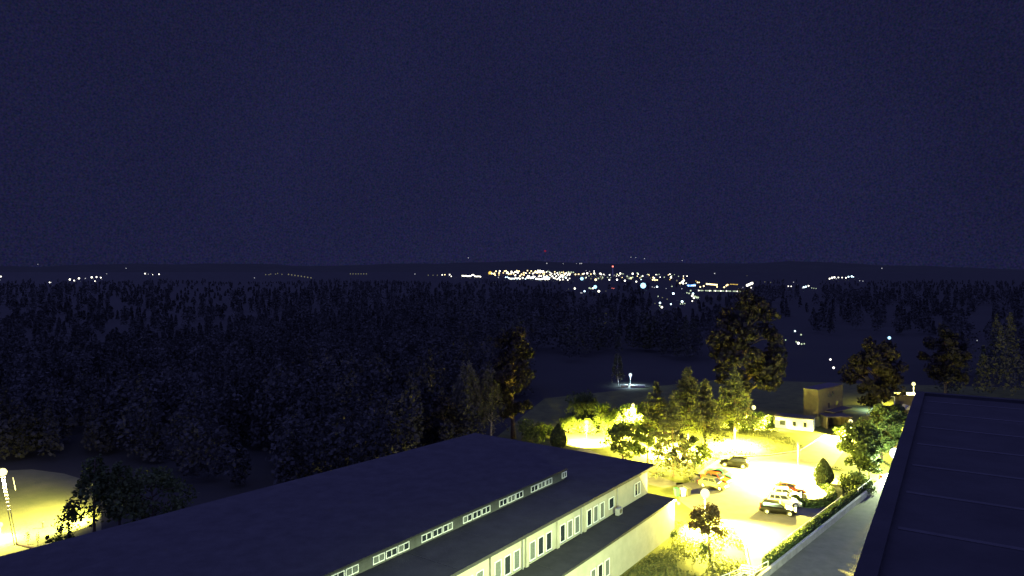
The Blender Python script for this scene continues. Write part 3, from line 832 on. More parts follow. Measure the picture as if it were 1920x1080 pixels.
st = empty('garden_stairs', S(1396, 1080), 0, 'short flight of concrete steps between the two white railings', 'stairs')
for k in range(5):
    p = S(1396, 1080) + Vector((0.28*k, 0.42*k, 0))
    MB().box((p.x, p.y, 0.02 + 0.03*k), (1.7, 0.42, 0.04 + 0.06*k), R(-25)).build('step', M['concrete'], st)
# red bin
p = spot(1652, 902, 0)
rb = empty('litter_bin', p, 0, 'rusty red litter bin at the upper end of the paved way', 'bin')
MB().lathe([(0.2, 0), (0.24, 0.1), (0.27, 0.8), (0.25, 0.84)], 12).build('body', M['rust'], rb, world=False)
MB().lathe([(0.28, 0.842), (0.28, 0.9), (0.05, 1.02)], 12).build('lid', M['rust'], rb, world=False)
# wheelie bins by the annex corner
def bin_(px, py, m, label, s=1.0, rz=0.0):
    o = empty('wheeled_bin', S(px, py), rz, label, 'bin', 'bins beside the pavilion annex')
    MB().hexa([(-.22*s,-.25*s,.08), (.22*s,-.25*s,.08), (.22*s,.25*s,.08), (-.22*s,.25*s,.08), (-.29*s,-.35*s,1.0*s), (.29*s,-.35*s,1.0*s), (.29*s,.38*s,1.0*s), (-.29*s,.38*s,1.0*s)]).build('body', m, o, world=False)
    MB().hexa([(-.31*s,-.38*s,1.003*s), (.31*s,-.38*s,1.003*s), (.31*s,.42*s,1.003*s), (-.31*s,.42*s,1.003*s), (-.27*s,-.30*s,1.08*s), (.27*s,-.30*s,1.08*s), (.27*s,.40*s,1.12*s), (-.27*s,.40*s,1.12*s)]).build('lid', m, o, world=False)
    for x in (-.2, .2): MB().tube([(x*s-.03, .36*s, .1), (x*s+.03, .36*s, .1)], .1, 10).build('wheel', M['tyre'], o, world=False)
bin_(1289, 930, M['greybin'], 'dark grey wheeled bin near the annex corner', 1.15, 0.4)
bin_(1281, 931, M['bluebin'], 'white wheeled bin left of the dark grey bin', 1.0, 0.3)
bin_(1269, 931, M['greenbin'], 'green wheeled bin closest to the annex corner', 1.0, 0.2)

# rough grass on the lawn beside the annex and round the trees
gp = []
for (x0, x1, y0, y1, n) in ((10, 31, 62, 86, 26000), (24, 52, 108, 140, 16000), (-62, -44, 76, 104, 9000)):
    q = np.stack([x0 + (x1-x0)*rng.random(n), y0 + (y1-y0)*rng.random(n), 0.03 + 0.10*rng.random(n)], 1)
    gp.append(q)
gp = np.concatenate(gp)
poly = [(p.x, p.y) for p in park]
def inside(pt):
    c = False; j = len(poly)-1
    for i in range(len(poly)):
        if (poly[i][1] > pt[1]) != (poly[j][1] > pt[1]) and pt[0] < (poly[j][0]-poly[i][0])*(pt[1]-poly[i][1])/(poly[j][1]-poly[i][1]) + poly[i][0]: c = not c
        j = i
    return c
keep = []
for q in gp:
    r_ = Vector((q[0], q[1], 0)) - A
    if r_.dot(V) > -0.3 and r_.dot(U) < 0.3: continue
    if (Vector((q[0], q[1], 0)) - k0).dot(way_n) > -1.2: continue
    if inside(q) or math.sin(q[0]*0.9+q[1]*0.35)+math.sin(q[1]*0.8-q[0]*0.5)+random.uniform(-1.2, 1.2) < -0.4: continue
    keep.append(q)
keep = np.array(keep)
gl = leaf_mat('grass_blades', (0.050, 0.058, 0.018), (0.100, 0.104, 0.034), 0.5, 0.2)
g_ = link_mesh('grass', card_mesh('grass', keep, 0.14*(0.6+0.9*rng.random(len(keep))), gl))
tag(g_, 'rough grass of the lawns round the car park', 'grass', kind='stuff')

# ------------------------------------------------------------------ cars
def paint(name, rgb, rough=0.3): return mat(name, rgb, rough, spec=0.15, coat=0.08)
def make_car(label, loc, rz, pm, kind='estate', Lc=4.4, W=1.76, H=1.5):
    """x is forward"""
    o = empty('parked_car', loc, rz, label, 'car', 'cars in the car park')
    hl, w = Lc/2, W/2
    zb, zs = 0.20, 0.52
    hood = 0.88 if kind != 'suv' else 0.98
    belt = 0.92 if kind != 'suv' else 1.02
    tail = {'estate': 0.98, 'suv': 1.05, 'hatch': 0.96, 'sedan': 0.98}[kind]
    st_ = [(-hl, 0.86, tail-0.26), (-hl+0.10, 0.95, tail-0.06), (-hl+0.35, 1.0, tail), (-hl*0.35, 1.0, belt+0.02), (hl*0.22, 1.0, belt),
           (hl*0.42, 0.99, hood+0.02), (hl*0.75, 0.97, hood-0.09), (hl-0.16, 0.90, hood-0.21), (hl, 0.74, hood-0.40)]
    mb = MB(); n = 9
    for x, ws, zt in st_:
        e = zb + (0.10 if abs(x) > hl-0.2 else 0.0)
        ww = w*ws
        mb.v += [(x, -ww*0.86, e), (x, -ww*0.99, e+0.14), (x, -ww, zs+0.05), (x, -ww*0.965, zt-0.07), (x, -ww*0.86, zt),
                 (x, ww*0.86, zt), (x, ww*0.965, zt-0.07), (x, ww, zs+0.05), (x, ww*0.99, e+0.14), (x, ww*0.86, e)]
    for i in range(len(st_)-1):
        for k in range(10):
            q = (k+1) % 10
            mb.f.append((i*10+k, i*10+q, (i+1)*10+q, (i+1)*10+k)); mb.m.append(0)
    mb.f.append(tuple(range(10))); mb.m.append(0); mb.f.append(tuple(reversed(range((len(st_)-1)*10, len(st_)*10)))); mb.m.append(0)
    body = mb.build('body', pm, o, world=False)
    bv = body.modifiers.new('bevel', 'BEVEL'); bv.width = 0.05; bv.segments = 2; bv.limit_method = 'ANGLE'; bv.angle_limit = R(25)
    # cabin
    rear_base = {'estate': -hl+0.16, 'suv': -hl+0.14, 'hatch': -hl+0.24, 'sedan': -hl*0.52}[kind]
    rear_top = {'estate': -hl+0.46, 'suv': -hl+0.40, 'hatch': -hl+0.72, 'sedan': -hl*0.24}[kind]
    fb, ft = hl*0.47, hl*0.12
    z0, z1 = belt-0.06, H
    wb, wt = w*0.93, w*0.70
    P = lambda x, s, z: (x, s, z)
    base = [(rear_base, -wb*0.93, z0), (fb, -wb*0.93, z0), (fb, wb*0.93, z0), (rear_base, wb*0.93, z0)]
    topp = [(rear_top, -wt, z1-0.05), (ft, -wt, z1-0.03), (ft, wt, z1-0.03), (rear_top, wt, z1-0.05)]
    mb = MB(); mb.hexa(base + topp)
    b = len(mb.v)
    cab = mb.build('roof', pm, o, world=False)
    bv = cab.modifiers.new('bevel', 'BEVEL'); bv.width = 0.09; bv.segments = 3
    def bil(q, s, t): return tuple(np.array(q[0])*(1-s)*(1-t) + np.array(q[1])*s*(1-t) + np.array(q[2])*s*t + np.array(q[3])*(1-s)*t)
    def pane(name, q, s0, s1, t0, t1, out):
        mb = MB(); a = [bil(q, s0, t0), bil(q, s1, t0), bil(q, s1, t1), bil(q, s0, t1)]
        o_ = np.array(out)
        mb.hexa([tuple(np.array(p)-o_*0.02) for p in a] + [tuple(np.array(p)+o_*0.012) for p in a])
        return mb.build(name, M['glass'], o, world=False)
    B, T = base, topp
    pane('windscreen', [B[1], B[2], T[2], T[1]], 0.08, 0.92, 0.14, 0.90, (0.75, 0, 0.65))
    pane('rear_window', [B[0], B[3], T[3], T[0]], 0.10, 0.90, 0.30, 0.90, (-0.9, 0, 0.4))
    splits = {'estate': ((0.05, 0.26), (0.29, 0.55), (0.58, 0.92)), 'suv': ((0.05, 0.24), (0.28, 0.55), (0.58, 0.92)),
              'hatch': ((0.12, 0.48), (0.52, 0.92)), 'sedan': ((0.12, 0.48), (0.52, 0.92))}[kind]
    for s in (-1, 1):
        q = [B[0], B[1], T[1], T[0]] if s < 0 else [B[3], B[2], T[2], T[3]]
        for s0, s1 in splits: pane('side_window', q, s0, s1, 0.24, 0.88, (0, s*0.95, 0.3))
    # wheels
    rw = 0.32 if kind != 'suv' else 0.35
    for x in (-hl*0.60, hl*0.64):
        for s in (-1, 1):
            y = s*(w-0.085)
            wo = bpy.data.objects.new('wheel', None); col.objects.link(wo); wo.parent = o; wo.location = (x, y, rw)
            MB().tube([(0, -0.10, 0), (0, -0.11, 0), (0, 0.11, 0), (0, 0.10, 0)], [rw*0.7, rw, rw, rw*0.7], 18).build('tyre', M['tyre'], wo, True, world=False)
            MB().tube([(0, s*0.09, 0), (0, s*0.118, 0), (0, s*0.128, 0)], [rw*0.66, rw*0.66, rw*0.3], 14).build('rim', M['rim'], wo, world=False)
            MB().tube([(x, s*(w-0.20), rw+0.02), (x, s*(w+0.004), rw+0.02)], rw+0.07, 18).build('wheel_arch', M['tyre'], o, world=False)
    for s in (-1, 1):
        MB().box((hl-0.13, s*w*0.66, hood-0.27), (0.20, 0.34, 0.14), s*0.25).build('headlight', M['hl'], o, world=False)
        MB().box((-hl+0.05, s*w*0.76, tail-0.22), (0.14, 0.24, 0.26), 0).build('taillight', M['tl'], o, world=False)
        MB().box((fb-0.25, s*(w+0.06), belt+0.06), (0.12, 0.2, 0.13), 0).build('mirror', pm, o, world=False)
    MB().box((hl-0.03, 0, 0.36), (0.10, W*0.7, 0.14)).build('bumper', M['tyre'], o, world=False)
    MB().box((-hl+0.005, 0, 0.42), (0.06, W*0.78, 0.16)).build('bumper', M['tyre'], o, world=False)
    return o
PB = paint('black_paint', (0.003, 0.003, 0.003)); PW_ = paint('white_car_paint', (0.70, 0.70, 0.68)); PC = paint('cream_paint', (0.62, 0.60, 0.54))
PR = paint('red_paint', (0.22, 0.035, 0.015)); PT = paint('teal_paint', (0.02, 0.085, 0.09)); PO = paint('olive_paint', (0.09, 0.086, 0.055)); PR2 = paint('orange_red_paint', (0.26, 0.05, 0.012))
PB2 = paint('charcoal_paint', (0.003, 0.003, 0.003))
def car_at(px, py, deg, *a, **k):
    p = S(px, py); make_car(k.pop('label'), (p.x, p.y, 0.006), R(deg), *a, **k)
car_at(1458.5, 962, -20, PB2, 'estate', 4.4, label='black estate car nearest the camera in the right-hand row')
car_at(1470, 947.5, -20, PC, 'estate', 4.35, H=1.58, label='cream car parked next to the nearest black estate car')
car_at(1473, 935, -20, PW_, 'hatch', 4.0, label='white car between the cream car and the red car')
car_at(1482, 923.5, -20, PR, 'hatch', 4.0, label='red car at the far end of the right-hand row')
car_at(1377, 875, 153, PB, 'suv', 4.5, H=1.62, label='black estate car standing alone below the larches')
car_at(1351, 896.5, -42, PT, 'sedan', 4.4, H=1.42, label='dark teal car at the far end of the left-hand row')
car_at(1343, 905, -42, PR2, 'hatch', 4.1, label='orange-red car in the middle of the left-hand row')
car_at(1338, 914.5, -42, PO, 'hatch', 4.1, label='pale olive car nearest the lamp in the left-hand row')

# ------------------------------------------------------------------ far-left foreground trees and bits
weeping(S(128, 1018), 5.4, 3.0, 'dark thin drooping tree against the lit sports ground', 800, 0.2, 'drooping_tree', L['hedge'], M['bark'])
weeping(S(176, 1008), 9.6, 5.4, 'taller dark drooping tree right of the lit sports ground', 2400, 0.26, 'drooping_tree', L['hedge'], M['bark'])
weeping(S(222, 1004), 8.6, 6.0, 'dim drooping tree farther right of the lit sports ground', 2000, 0.26, 'drooping_tree', L['oak'], M['bark'])
broad(S(285, 1000), 8.0, 8.5, 'dim bushy tree right of the drooping trees', 2400, L['oak'], 0.1, 0.3, clumps=24)
for px, py, h, lab in ((52, 1021, 1.5, 'thin dark sapling nearest the lamp mast'), (71, 1024, 1.4, 'thinnest dark sapling in the middle of the pale ground edge')):
    p = S(px, py); o = empty('sapling', p, 0, lab, 'sapling')
    MB().tube([(0,0,0), (0.03,0,h)], [0.035, 0.015], 5).build('stem', M['bark'], o, world=False)
    c = rng.normal(size=(60, 3))*np.array([0.10, 0.10, h*0.22]) + np.array([0, 0, h*0.6]); link_mesh('crown', card_mesh('crown', c, 0.10*np.ones(60), L['hedge']), o)
shrub(S(90, 1020), 1.1, 0.8, 'small dark shrub at the pale edge of the sports ground', L['hedge'], 500, 0.14, clumps=6)
shrub(S(112, 1019), 0.9, 2.4, 'low green mound of leaves by the pale edging', L['light'], 700, 0.14, clumps=10)
p = S(81, 990); o = empty('dark_post', p, 0, 'small dark post standing on the lit sports ground', 'post')
MB().tube([(0,0,0), (0,0,0.62)], 0.13, 8).build('shaft', M['dark'], o, world=False)
MB().lathe([(0.17, 0.622), (0.17, 0.74), (0.05, 0.8)], 8).build('cap', M['dark'], o, world=False)
a, b = S(86, 1024.5), S(134, 1017.5); c = (a+b)/2; dd = b-a
o = MB().box((0, 0, 0.12), (dd.length, 0.35, 0.24), math.atan2(dd.y, dd.x)).build('pale_edging', M['kerb']); o.location = (c.x, c.y, 0)
tag(o, 'pale stone edging strip in front of the lit sports ground', 'edging')
a, b = S(31, 1021), S(66, 1030); c = (a+b)/2; dd = b-a
o = MB().tube([(-dd.x/2, -dd.y/2, 0.14), (0, 0, 0.10), (dd.x/2, dd.y/2, 0.13)], [0.13, 0.15, 0.11], 7).build('streak', M['bark']); o.location = (c.x, c.y, 0)  # dark line of unclear cause on the ground, given a solid shape
tag(o, 'dark streak lying at the foot of the lamp mast', 'streak')

# ------------------------------------------------------------------ distant lights
lamp_meshes = {}
def far_mesh(key, rgb, strength):
    if key not in lamp_meshes:
        e = glow('far_' + key, rgb, strength / K)
        mb = MB(); mb.lathe([(0.15, -0.95), (0.72, -0.7), (1.0, 0.0), (0.72, 0.7), (0.15, 0.95)], 8, (0, 0, 0), 0)
        mb.tube([(0, 0, -5.0), (0, 0, -0.9)], 0.10, 4, 1)
        lamp_meshes[key] = mb.mesh('far_lamp_' + key, [e, M['dark']], True)
    return lamp_meshes[key]
COLS = {
    'white': ((1.0, 0.95, 0.78), 4.2), 'warm': ((1.0, 0.78, 0.36), 4.0), 'amber': ((1.0, 0.66, 0.12), 1.3), 'cool': ((0.62, 0.88, 1.0), 4.2),
    'blue': ((0.14, 0.36, 1.0), 2.4), 'green': ((0.74, 0.9, 0.60), 1.0), 'dim': ((0.55, 0.52, 0.30), 0.35), 'faint': ((0.8, 0.8, 0.85), 0.8), 'red': ((1.0, 0.20, 0.15), 3.5),
    'azure': ((0.36, 0.74, 1.0), 2.6),
    'dimred': ((0.8, 0.05, 0.14), 0.25),
}
far_px = []; far_all = []
def far(px, py, c, s=1.0, label=None, group=None, lift=7.0, name='distant_lamp'):
    p = land_hit(px, py, lift)
    r = s * p.y / F * 0.95       # apparent size of about s pixels
    o = link_mesh(name, far_mesh(c, *COLS[c])); o.location = p; o.scale = (r, r, r)
    far_px.append((px, py)); far_all.append((s * COLS[c][1]**0.5 * (1 if name == 'distant_lamp' else 9), o, c))
    return tag(o, label, 'lamp', group)
ONES = 'first second third fourth fifth sixth seventh eighth ninth tenth eleventh twelfth thirteenth fourteenth fifteenth sixteenth seventeenth eighteenth nineteenth'.split()
def ordinal(i):
    if i <= 19: return ONES[i-1]
    t, u = divmod(i, 10)
    return {2: 'twentieth', 3: 'thirtieth', 4: 'fortieth', 5: 'fiftieth'}[t] if u == 0 else {2: 'twenty', 3: 'thirty', 4: 'forty', 5: 'fifty'}[t] + '-' + ONES[u-1]
TINT = {'white': 'white', 'warm': 'yellow', 'amber': 'amber', 'cool': 'bluish', 'blue': 'blue', 'green': 'pale', 'dim': 'dim', 'faint': 'faint', 'azure': 'blue', 'red': 'red', 'dimred': 'dim red'}
def many(lst, label, group, lift=7.0):
    n = len(lst)
    for i, t in enumerate(sorted(lst, key=lambda q: (q[0], q[1]))):
        which = 'leftmost' if i == 0 else 'rightmost' if i == n-1 else ordinal(i+1) + ' from the left'
        far(t[0], t[1], t[2], t[3] if len(t) > 3 else 1.0, '%s lamp, %s among the %s' % (TINT[t[2]], which, group), group, lift)

many([(131,524,'white',1.6),(139,526,'white',1.2),(148,522,'white',1.6),(172,520,'white',1.7),(181,519.5,'white',1.3),(189,520.5,'white',1.2),(178,527,'white',0.9),(160,522,'faint',1.0),(200,513.5,'faint',.7)],
     'white lamp of the lit hamlet on the far left skyline', 'lamps of the far left hamlet')
many([(93,529.5,'white',1.1),(96,529.5,'faint',.7)], 'lone white lamp just left of the far left hamlet', 'lamps left of the far left hamlet')
many([(1.5,518.5,'white',1.3),(0,525,'faint',.6)], 'white lamp cut by the left picture edge', 'lamps at the left edge')
many([(272,513,'white',1.2),(278,514,'faint',.7),(286,514.8,'white',.7),(298,514.2,'white',1.1)], 'white lamp in the short row right of the left hamlet', 'lamps in the short left row')
far(236.5, 503, 'faint', 0.8, 'single faint lamp on the hill above the left hamlet')
far(477, 521, 'faint', 0.8, 'single faint lamp left of the dim skyline strip')
far(71, 495.5, 'faint', 0.6, 'faintest lamp on the hill at far left')
many([(497+6*i+random.uniform(-2,2), 513.5+random.uniform(-1,1.5), 'dim', 1.0) for i in range(6)] + [(541+6*i, 514.5+0.9*i, 'dim', 1.3) for i in range(8)],
     'dim yellowish lamp in the faint skyline strip left of centre', 'lamps of the longer faint strip')
many([(657+5*i, 513.5, 'dim', 1.1) for i in range(7)], 'dim yellowish lamp in the shorter faint strip nearer the town', 'lamps of the shorter faint strip')
many([(778,513.8,'faint',.8),(829,515.5,'white',1.0),(834,515,'warm',1.0),(843,515,'white',1.2),(846,518,'white',.9),(803,516,'dim',1),(812,516,'dim',1),(820,516,'dim',1.)],
     'small lamp in the row left of the town', 'lamps of the row left of the town')
many([(867+2.6*i, 517+0.25*math.sin(i*2)-(2.5 if i in (7,8) else 0)+(0.12*i), 'white', 1.25) for i in range(14)], 'white lamp in the bright bar at the left end of the town', 'lamps of the bright bar')
far(919, 512, 'amber', 3.6, 'large amber lit panel at the left end of the town', name='distant_amber_lamp')
warm = [(922,512.8),(927,512.8),(930,508.6),(936,512),(937,508.3),(943.5,512),(946,508.5),(949,508),(952,510.5),(954,513.5),(958,513),(963,513.3),(959,509.3),(969,508),(971,510.5),(973,508.5),
        (966,516.5),(975,517.5),(978,514.5),(982,511.5),(986,512.5),(989,507.5),(993,512),(996,508.3),(999,513),(1002,511),(1004,508.8),(1007,511.5),(980,521),(1021,511)]
many([(x,y,'warm' if i%4 else 'white',1.15+0.5*random.random()) for i,(x,y) in enumerate(warm)], 'warm lamp in the upper band of the town', 'warm town lamps')
many([(1008+random.uniform(0,11), 508+random.uniform(-1,3), 'white', 1.4) for i in range(9)], 'white lamp in the dense clump at the top of the town', 'lamps of the dense town clump')
many([(948,519.6,'cool',1.0),(951,519.6,'cool',1.0),(934.5,520,'faint',1.0)]+[(954+2.6*i,522.5+random.uniform(-1.2,.8),'white' if i%3 else 'cool',1.35) for i in range(9)]
     +[(988+2.4*i,520.5-0.16*i+random.uniform(-1,1.5),'white',1.4) for i in range(7)]+[(1005+2.2*i,523+random.uniform(-1.2,.8),'white' if i%3 else 'cool',1.45) for i in range(12)]
     +[(1020+2.3*i,519.5+random.uniform(-2,1),'cool',1.4) for i in range(4)], 'cool white lamp in the lower band of the town', 'cool town lamps')
many([(x,y,'white',1.35) for x,y in [(1034,513),(1040,514),(1043,518),(1045,512),(1047,515),(1050,519),(1052,516),(1055,519.5),(1036,518),(1038,521),(1045,523.5),(1050,524.5),(1055.5,524),(1059,514.5),(1062,512),(1067,512.5),(1068,515),(1064,516),(1048,521),(1041,522)]],
     'white lamp in the middle of the town', 'middle town lamps')
many([(x,y,'green',1.5) for x,y in [(1027,509),(1030,510),(1049,510.5),(1054,511),(1071,510.5),(1075,511),(1066,510),(1157,514.5),(1168,514),(1176,518),(1180,522),(1186,520),(1199,517),(1203,518.5),(1214,515),(1230,517),(1238,518),(1195,512),(1110,519),(1098,521),(1104,518),(1122,522),(1130,521)]],
     'greenish lamp lighting the house fronts of the town', 'greenish town lamps')
many([(1079,514.5,'warm',1.3),(1085,514.5,'warm',1.4),(1092.5,514,'warm',1.5),(1095,513,'white',1.2),(1101,512.5,'white',1.8),(1105.5,509,'faint',.9),(1114,508.2,'white',.9),(1114.3,512.6,'white',1.6),(1099,507.3,'faint',.7),
      (1125.5,513,'white',1.6),(1127.5,514.5,'white',1.2),(1132,514.5,'white',1.0),(1134,516.3,'faint',.9),(1143,515.4,'white',1.2),(1163,512.8,'white',1.7),(1186.3,513.2,'white',1.8),(1152,516,'faint',.7),(1156,517.5,'white',.7),
      (1183,521,'warm',1.2),(1205,517.6,'white',1.2),(1216,516,'warm',1.7),(1225,520.4,'warm',1.5),(1232,516,'green',1.7),(1239,519,'green',1.9),(1224,524.5,'warm',1.5),(1228,525,'warm',1.4),(1232,525,'warm',1.3),(1258,520.3,'white',1.7),(1256,524,'amber',1.2),
      (1142.5,524.6,'white',1.4),(1157,524.5,'white',1.8),(1171.7,526.3,'white',1.7),(1193,528,'white',1.5),(1202,524,'cool',.9),(1117,524.5,'warm',2.2),(1064.5,525,'white',1.2),(1069,522,'faint',.8),(1060,520,'cool',1.2),(1108,522.5,'dim',1.5),(1128,523,'dim',1.6)],
     'single lamp in the right half of the town', 'lamps of the town right half')
rr_ = random.Random(3)
many([(rr_.uniform(922, 1075), rr_.uniform(509.5, 517), 'warm' if rr_.random() < 0.7 else 'white', rr_.uniform(0.7, 1.2)) for i in range(44)], '', 'small lamps filling the upper town')
many([(rr_.uniform(985, 1070), rr_.uniform(516, 523), 'white' if rr_.random() < 0.7 else 'cool', rr_.uniform(0.8, 1.3)) for i in range(30)], '', 'small lamps filling the lower town')
many([(rr_.uniform(1076, 1290), rr_.uniform(513, 523), ('green', 'white', 'dim', 'warm')[i % 4], rr_.uniform(0.7, 1.2)) for i in range(40)], '', 'small lamps filling the right town')
far(1091, 522.5, 'azure', 3.3, 'bluish white floodlight in the lower middle of the town', name='distant_floodlight')
far(1206, 535.5, 'azure', 5.6, 'largest blazing blue-white floodlight below the town', name='distant_floodlight')
far(1116, 538, 'azure', 3.4, 'bright blue floodlight in the hamlet below the town', name='distant_floodlight')
many([(1105,540,'green',1.6),(1108,541,'green',1.5),(1112,540.5,'white',1.6),(1122.8,546,'white',2.2),(1096,546,'cool',1.7),(1077.7,541,'white',1.7),(1089,549,'faint',1.0),(1091,549.3,'faint',1.0),(1066,542,'dim',.8),(1136,545.5,'dim',.8)],
     'white lamp of the hamlet just below the town', 'lamps of the hamlet below the town')
many([(1147.5,540.3,'red',.55),(1151,541,'red',.55)], 'small red light below the chimney lamp', 'red lights below the chimney lamp')
many([(1232,537.7,'cool',1.8),(1223,538,'faint',.9),(1227,539,'faint',.9),(1249,541,'faint',.7)], 'blue-white lamp right of the largest floodlight', 'lamps right of the largest floodlight')
many([(1262.5,550.5,'cool',2.3),(1279,529,'white',2.3),(1282,526,'white',1.9),(1275,531,'warm',1.6),(1286.5,531,'white',1.0),(1281,531.5,'white',1.6),(1269,526,'dim',1.6),(1278.5,541.3,'faint',1.0),(1260,537,'green',1.2)],
     'white lamp in the cluster at the right end of the town', 'lamps at the town right end')
many([(1290+2.6*i,535+0.6*math.sin(i),'blue',1.9) for i in range(6)] + [(1291+3*i,535.5,'cool',1.2) for i in range(5)], 'blue lamp in the vivid blue strip', 'lamps of the blue strip')
many([(1308,529.5,'warm',1.3),(1311,529.5,'warm',1.0),(1305,527,'amber',.9),(1319.5,536.5,'warm',1.5),(1313,538,'warm',1.3),(1344.5,538,'warm',1.2)]+[(1325+2.4*i,532.5+0.2*i,'warm',1.5) for i in range(9)],
     'yellow lamp in the strip right of the blue lights', 'lamps of the yellow strip')
many([(1358,538.5,'warm',1.5),(1362,535.5,'warm',1.4),(1364,534,'warm',1.4),(1366,534,'amber',1.1)]+[(1370+2.5*i,533+.1*i,'amber',.9) for i in range(6)], 'amber lamp in the second yellow strip', 'lamps of the amber strip')
many([(1310+2.6*i,544.7+0.05*i,'green' if i%4 else 'white',1.15) for i in range(32) if i not in (4,10,19,24)], 'pale lamp in the long straight lit road', 'lamps of the straight road')
many([(1401+2.3*i,535-1.0*i,'white',2.2) for i in range(5)]+[(1408.5,539.5,'white',1.0),(1393,539,'faint',.8)], 'white lamp in the bright clump at the end of the lit road', 'lamps of the bright clump ending the road')
many([(1295,545,'green',1.6),(1288,549,'green',1.3),(1292,550,'green',1.5),(1299.5,550.5,'cool',1.9),(1298,554.5,'white',2.0),(1303,556,'green',1.9),(1306,557.5,'green',2.1),(1301,558.5,'white',1.7),(1298,564.5,'white',1.2),(1309,558,'green',1.8)],
     'pale lamp in the bright slope village below the blue strip', 'lamps of the slope village', 5.0)
many([(1234,555.5,'green',1.1),(1237.5,568,'cool',1.9),(1258,570.3,'cool',1.5),(1241,576,'white',2.0),(1237,573,'green',1.5),(1279,565.5,'cool',2.3),(1276,570,'green',1.1),(1280,569.5,'green',1.2),(1284,569,'green',1.1),(1251,561,'dim',1.2),(1242,558,'dim',1.1),(1228,569,'dim',1.)],
     'lamp of the lowest hamlet left of the slope village', 'lamps of the lowest hamlet', 5.0)
many([(1340,512.6,'faint',1.1),(1400.5,517,'dim',.6)], 'isolated faint lamp above the yellow strip', 'faint lamps above the strip')
many([(1087.5,494,'faint',1.0),(1090.5,494,'faint',1.0),(1081,494.3,'faint',.6),(1056,494.6,'faint',.6),(1025.3,493.8,'faint',1.0),(1183,482.3,'faint',.7),(1192,483,'faint',.7),(1208.5,485,'faint',.7),(878,483.5,'faint',.8),(1279,488.5,'faint',.7)],
     'tiny faint lamp on the hills above the town', 'lamps on the hills above the town')
many([(1555.5,522.5,'white',1.4),(1560,520.8,'white',1.8),(1564.5,520,'white',1.7),(1572,520.2,'white',1.1),(1579,520.5,'white',1.0),(1586,521,'white',1.2),(1591,519,'cool',1.5),(1597,518.3,'cool',1.7),(1600,519,'cool',1.0),(1568,522.5,'faint',1.),(1618,527,'faint',.8),(1612,526.5,'faint',.8)],
     'white lamp in the bright village at far right', 'lamps of the far right village')
many([(1478,536.5,'white',.9),(1483.5,536.8,'white',.9),(1507,538.5,'cool',1.6),(1511,537.5,'cool',1.7),(1516,536,'white',1.4),(1505,540,'faint',1.1),(1522,540,'green',.9),(1526,540.5,'green',.8),(1530,541,'green',.8),(1488,529,'faint',.8),(1434,528.5,'dim',.9),(1445,529.5,'dim',.9)],
     'lamp in the small strip left of the far right village', 'lamps of the small right strip')
far(1653.5, 503, 'faint', 0.9, 'lone faint lamp on the skyline at far right')
many([(1454,619.8,'cool',2.0),(1490.5,620.8,'cool',1.6)], 'one of two bluish lamps over the dark road on the right', 'two bluish lamps right of the huge tree', 5.0)
many([(1463,637,'faint',.9),(1473,637.5,'green',1.2),(1502,627.5,'green',1.5)], 'pale lamp on the dark road right of the huge tree', 'lamps on the dark road', 4.0)
many([(1497,643.5,'white',2.4),(1493,641,'green',1.5),(1503,645,'green',1.6),(1508,644.5,'green',1.3)], 'bright lamp in the lit yard below the bluish pair', 'lamps of the lit yard', 4.0)
far(1557, 674, 'white', 1.8, 'white lamp above the brown building', lift=5.0)
far(1563, 689.5, 'white', 2.1, 'lower white lamp just above the brown building roof', lift=4.0)
far(1625, 634.5, 'faint', 0.9, 'faint lamp left of the blue tinted lamp', lift=4.0)
far(1667.5, 633.5, 'azure', 3.0, 'bluish lamp alone above the thin white frame', lift=5.0, name='distant_floodlight')
far(1832, 638.5, 'faint', 1.0, 'tiny faint lamp above the tall building roof', lift=4.0)

# the 290 largest stay single lamps, the faintest rest is one mass of points
far_all.sort(key=lambda t: -t[0])
keys = sorted(COLS)
mb = MB()
for sc_, o, c in far_all[290:]:
    b = len(mb.v); k = keys.index(c); r = o.scale.x; lc = o.location
    mb.v += [(v.co.x*r + lc.x, v.co.y*r + lc.y, v.co.z*r + lc.z) for v in o.data.vertices]
    for p in o.data.polygons:
        mb.f.append(tuple(b + i for i in p.vertices)); mb.m.append(k if p.material_index == 0 else len(keys))
    bpy.data.objects.remove(o)
tl_ = mb.build('town_lights', [far_mesh(k, *COLS[k]).materials[0] for k in keys] + [M['dark']], smooth=True)
tag(tl_, 'countless faint lights scattered through the distant town', 'lights', kind='stuff')

# chimney and hill mast with red lights, rising out of the town
def red_mast(px, py, d, key, s, label, w):
    top = at_depth(px, py, d); g = land_h(top.x, top.y)
    o = empty('chimney' if w > 1 else 'radio_mast', (top.x, top.y, g), 0, label, 'chimney' if w > 1 else 'mast')
    MB().tube([(0, 0, -2), (0, 0, top.z-g-1)], [w*1.5, w], 10).build('shaft', M['concrete'], o, world=False)
    r = s*d/F
    b = link_mesh('warning_light', far_mesh(key, *COLS[key]), o); b.location = (0, 0, top.z-g+r*0.6); b.scale = (r, r, r*0.9)
red_mast(1149, 500.5, 3600, 'red', 1.5, 'tall chimney with red warning light above the town', 2.0)
red_mast(1022, 472, 8200, 'dimred', 2.2, 'faint red light on the hill above the town', 0.9)

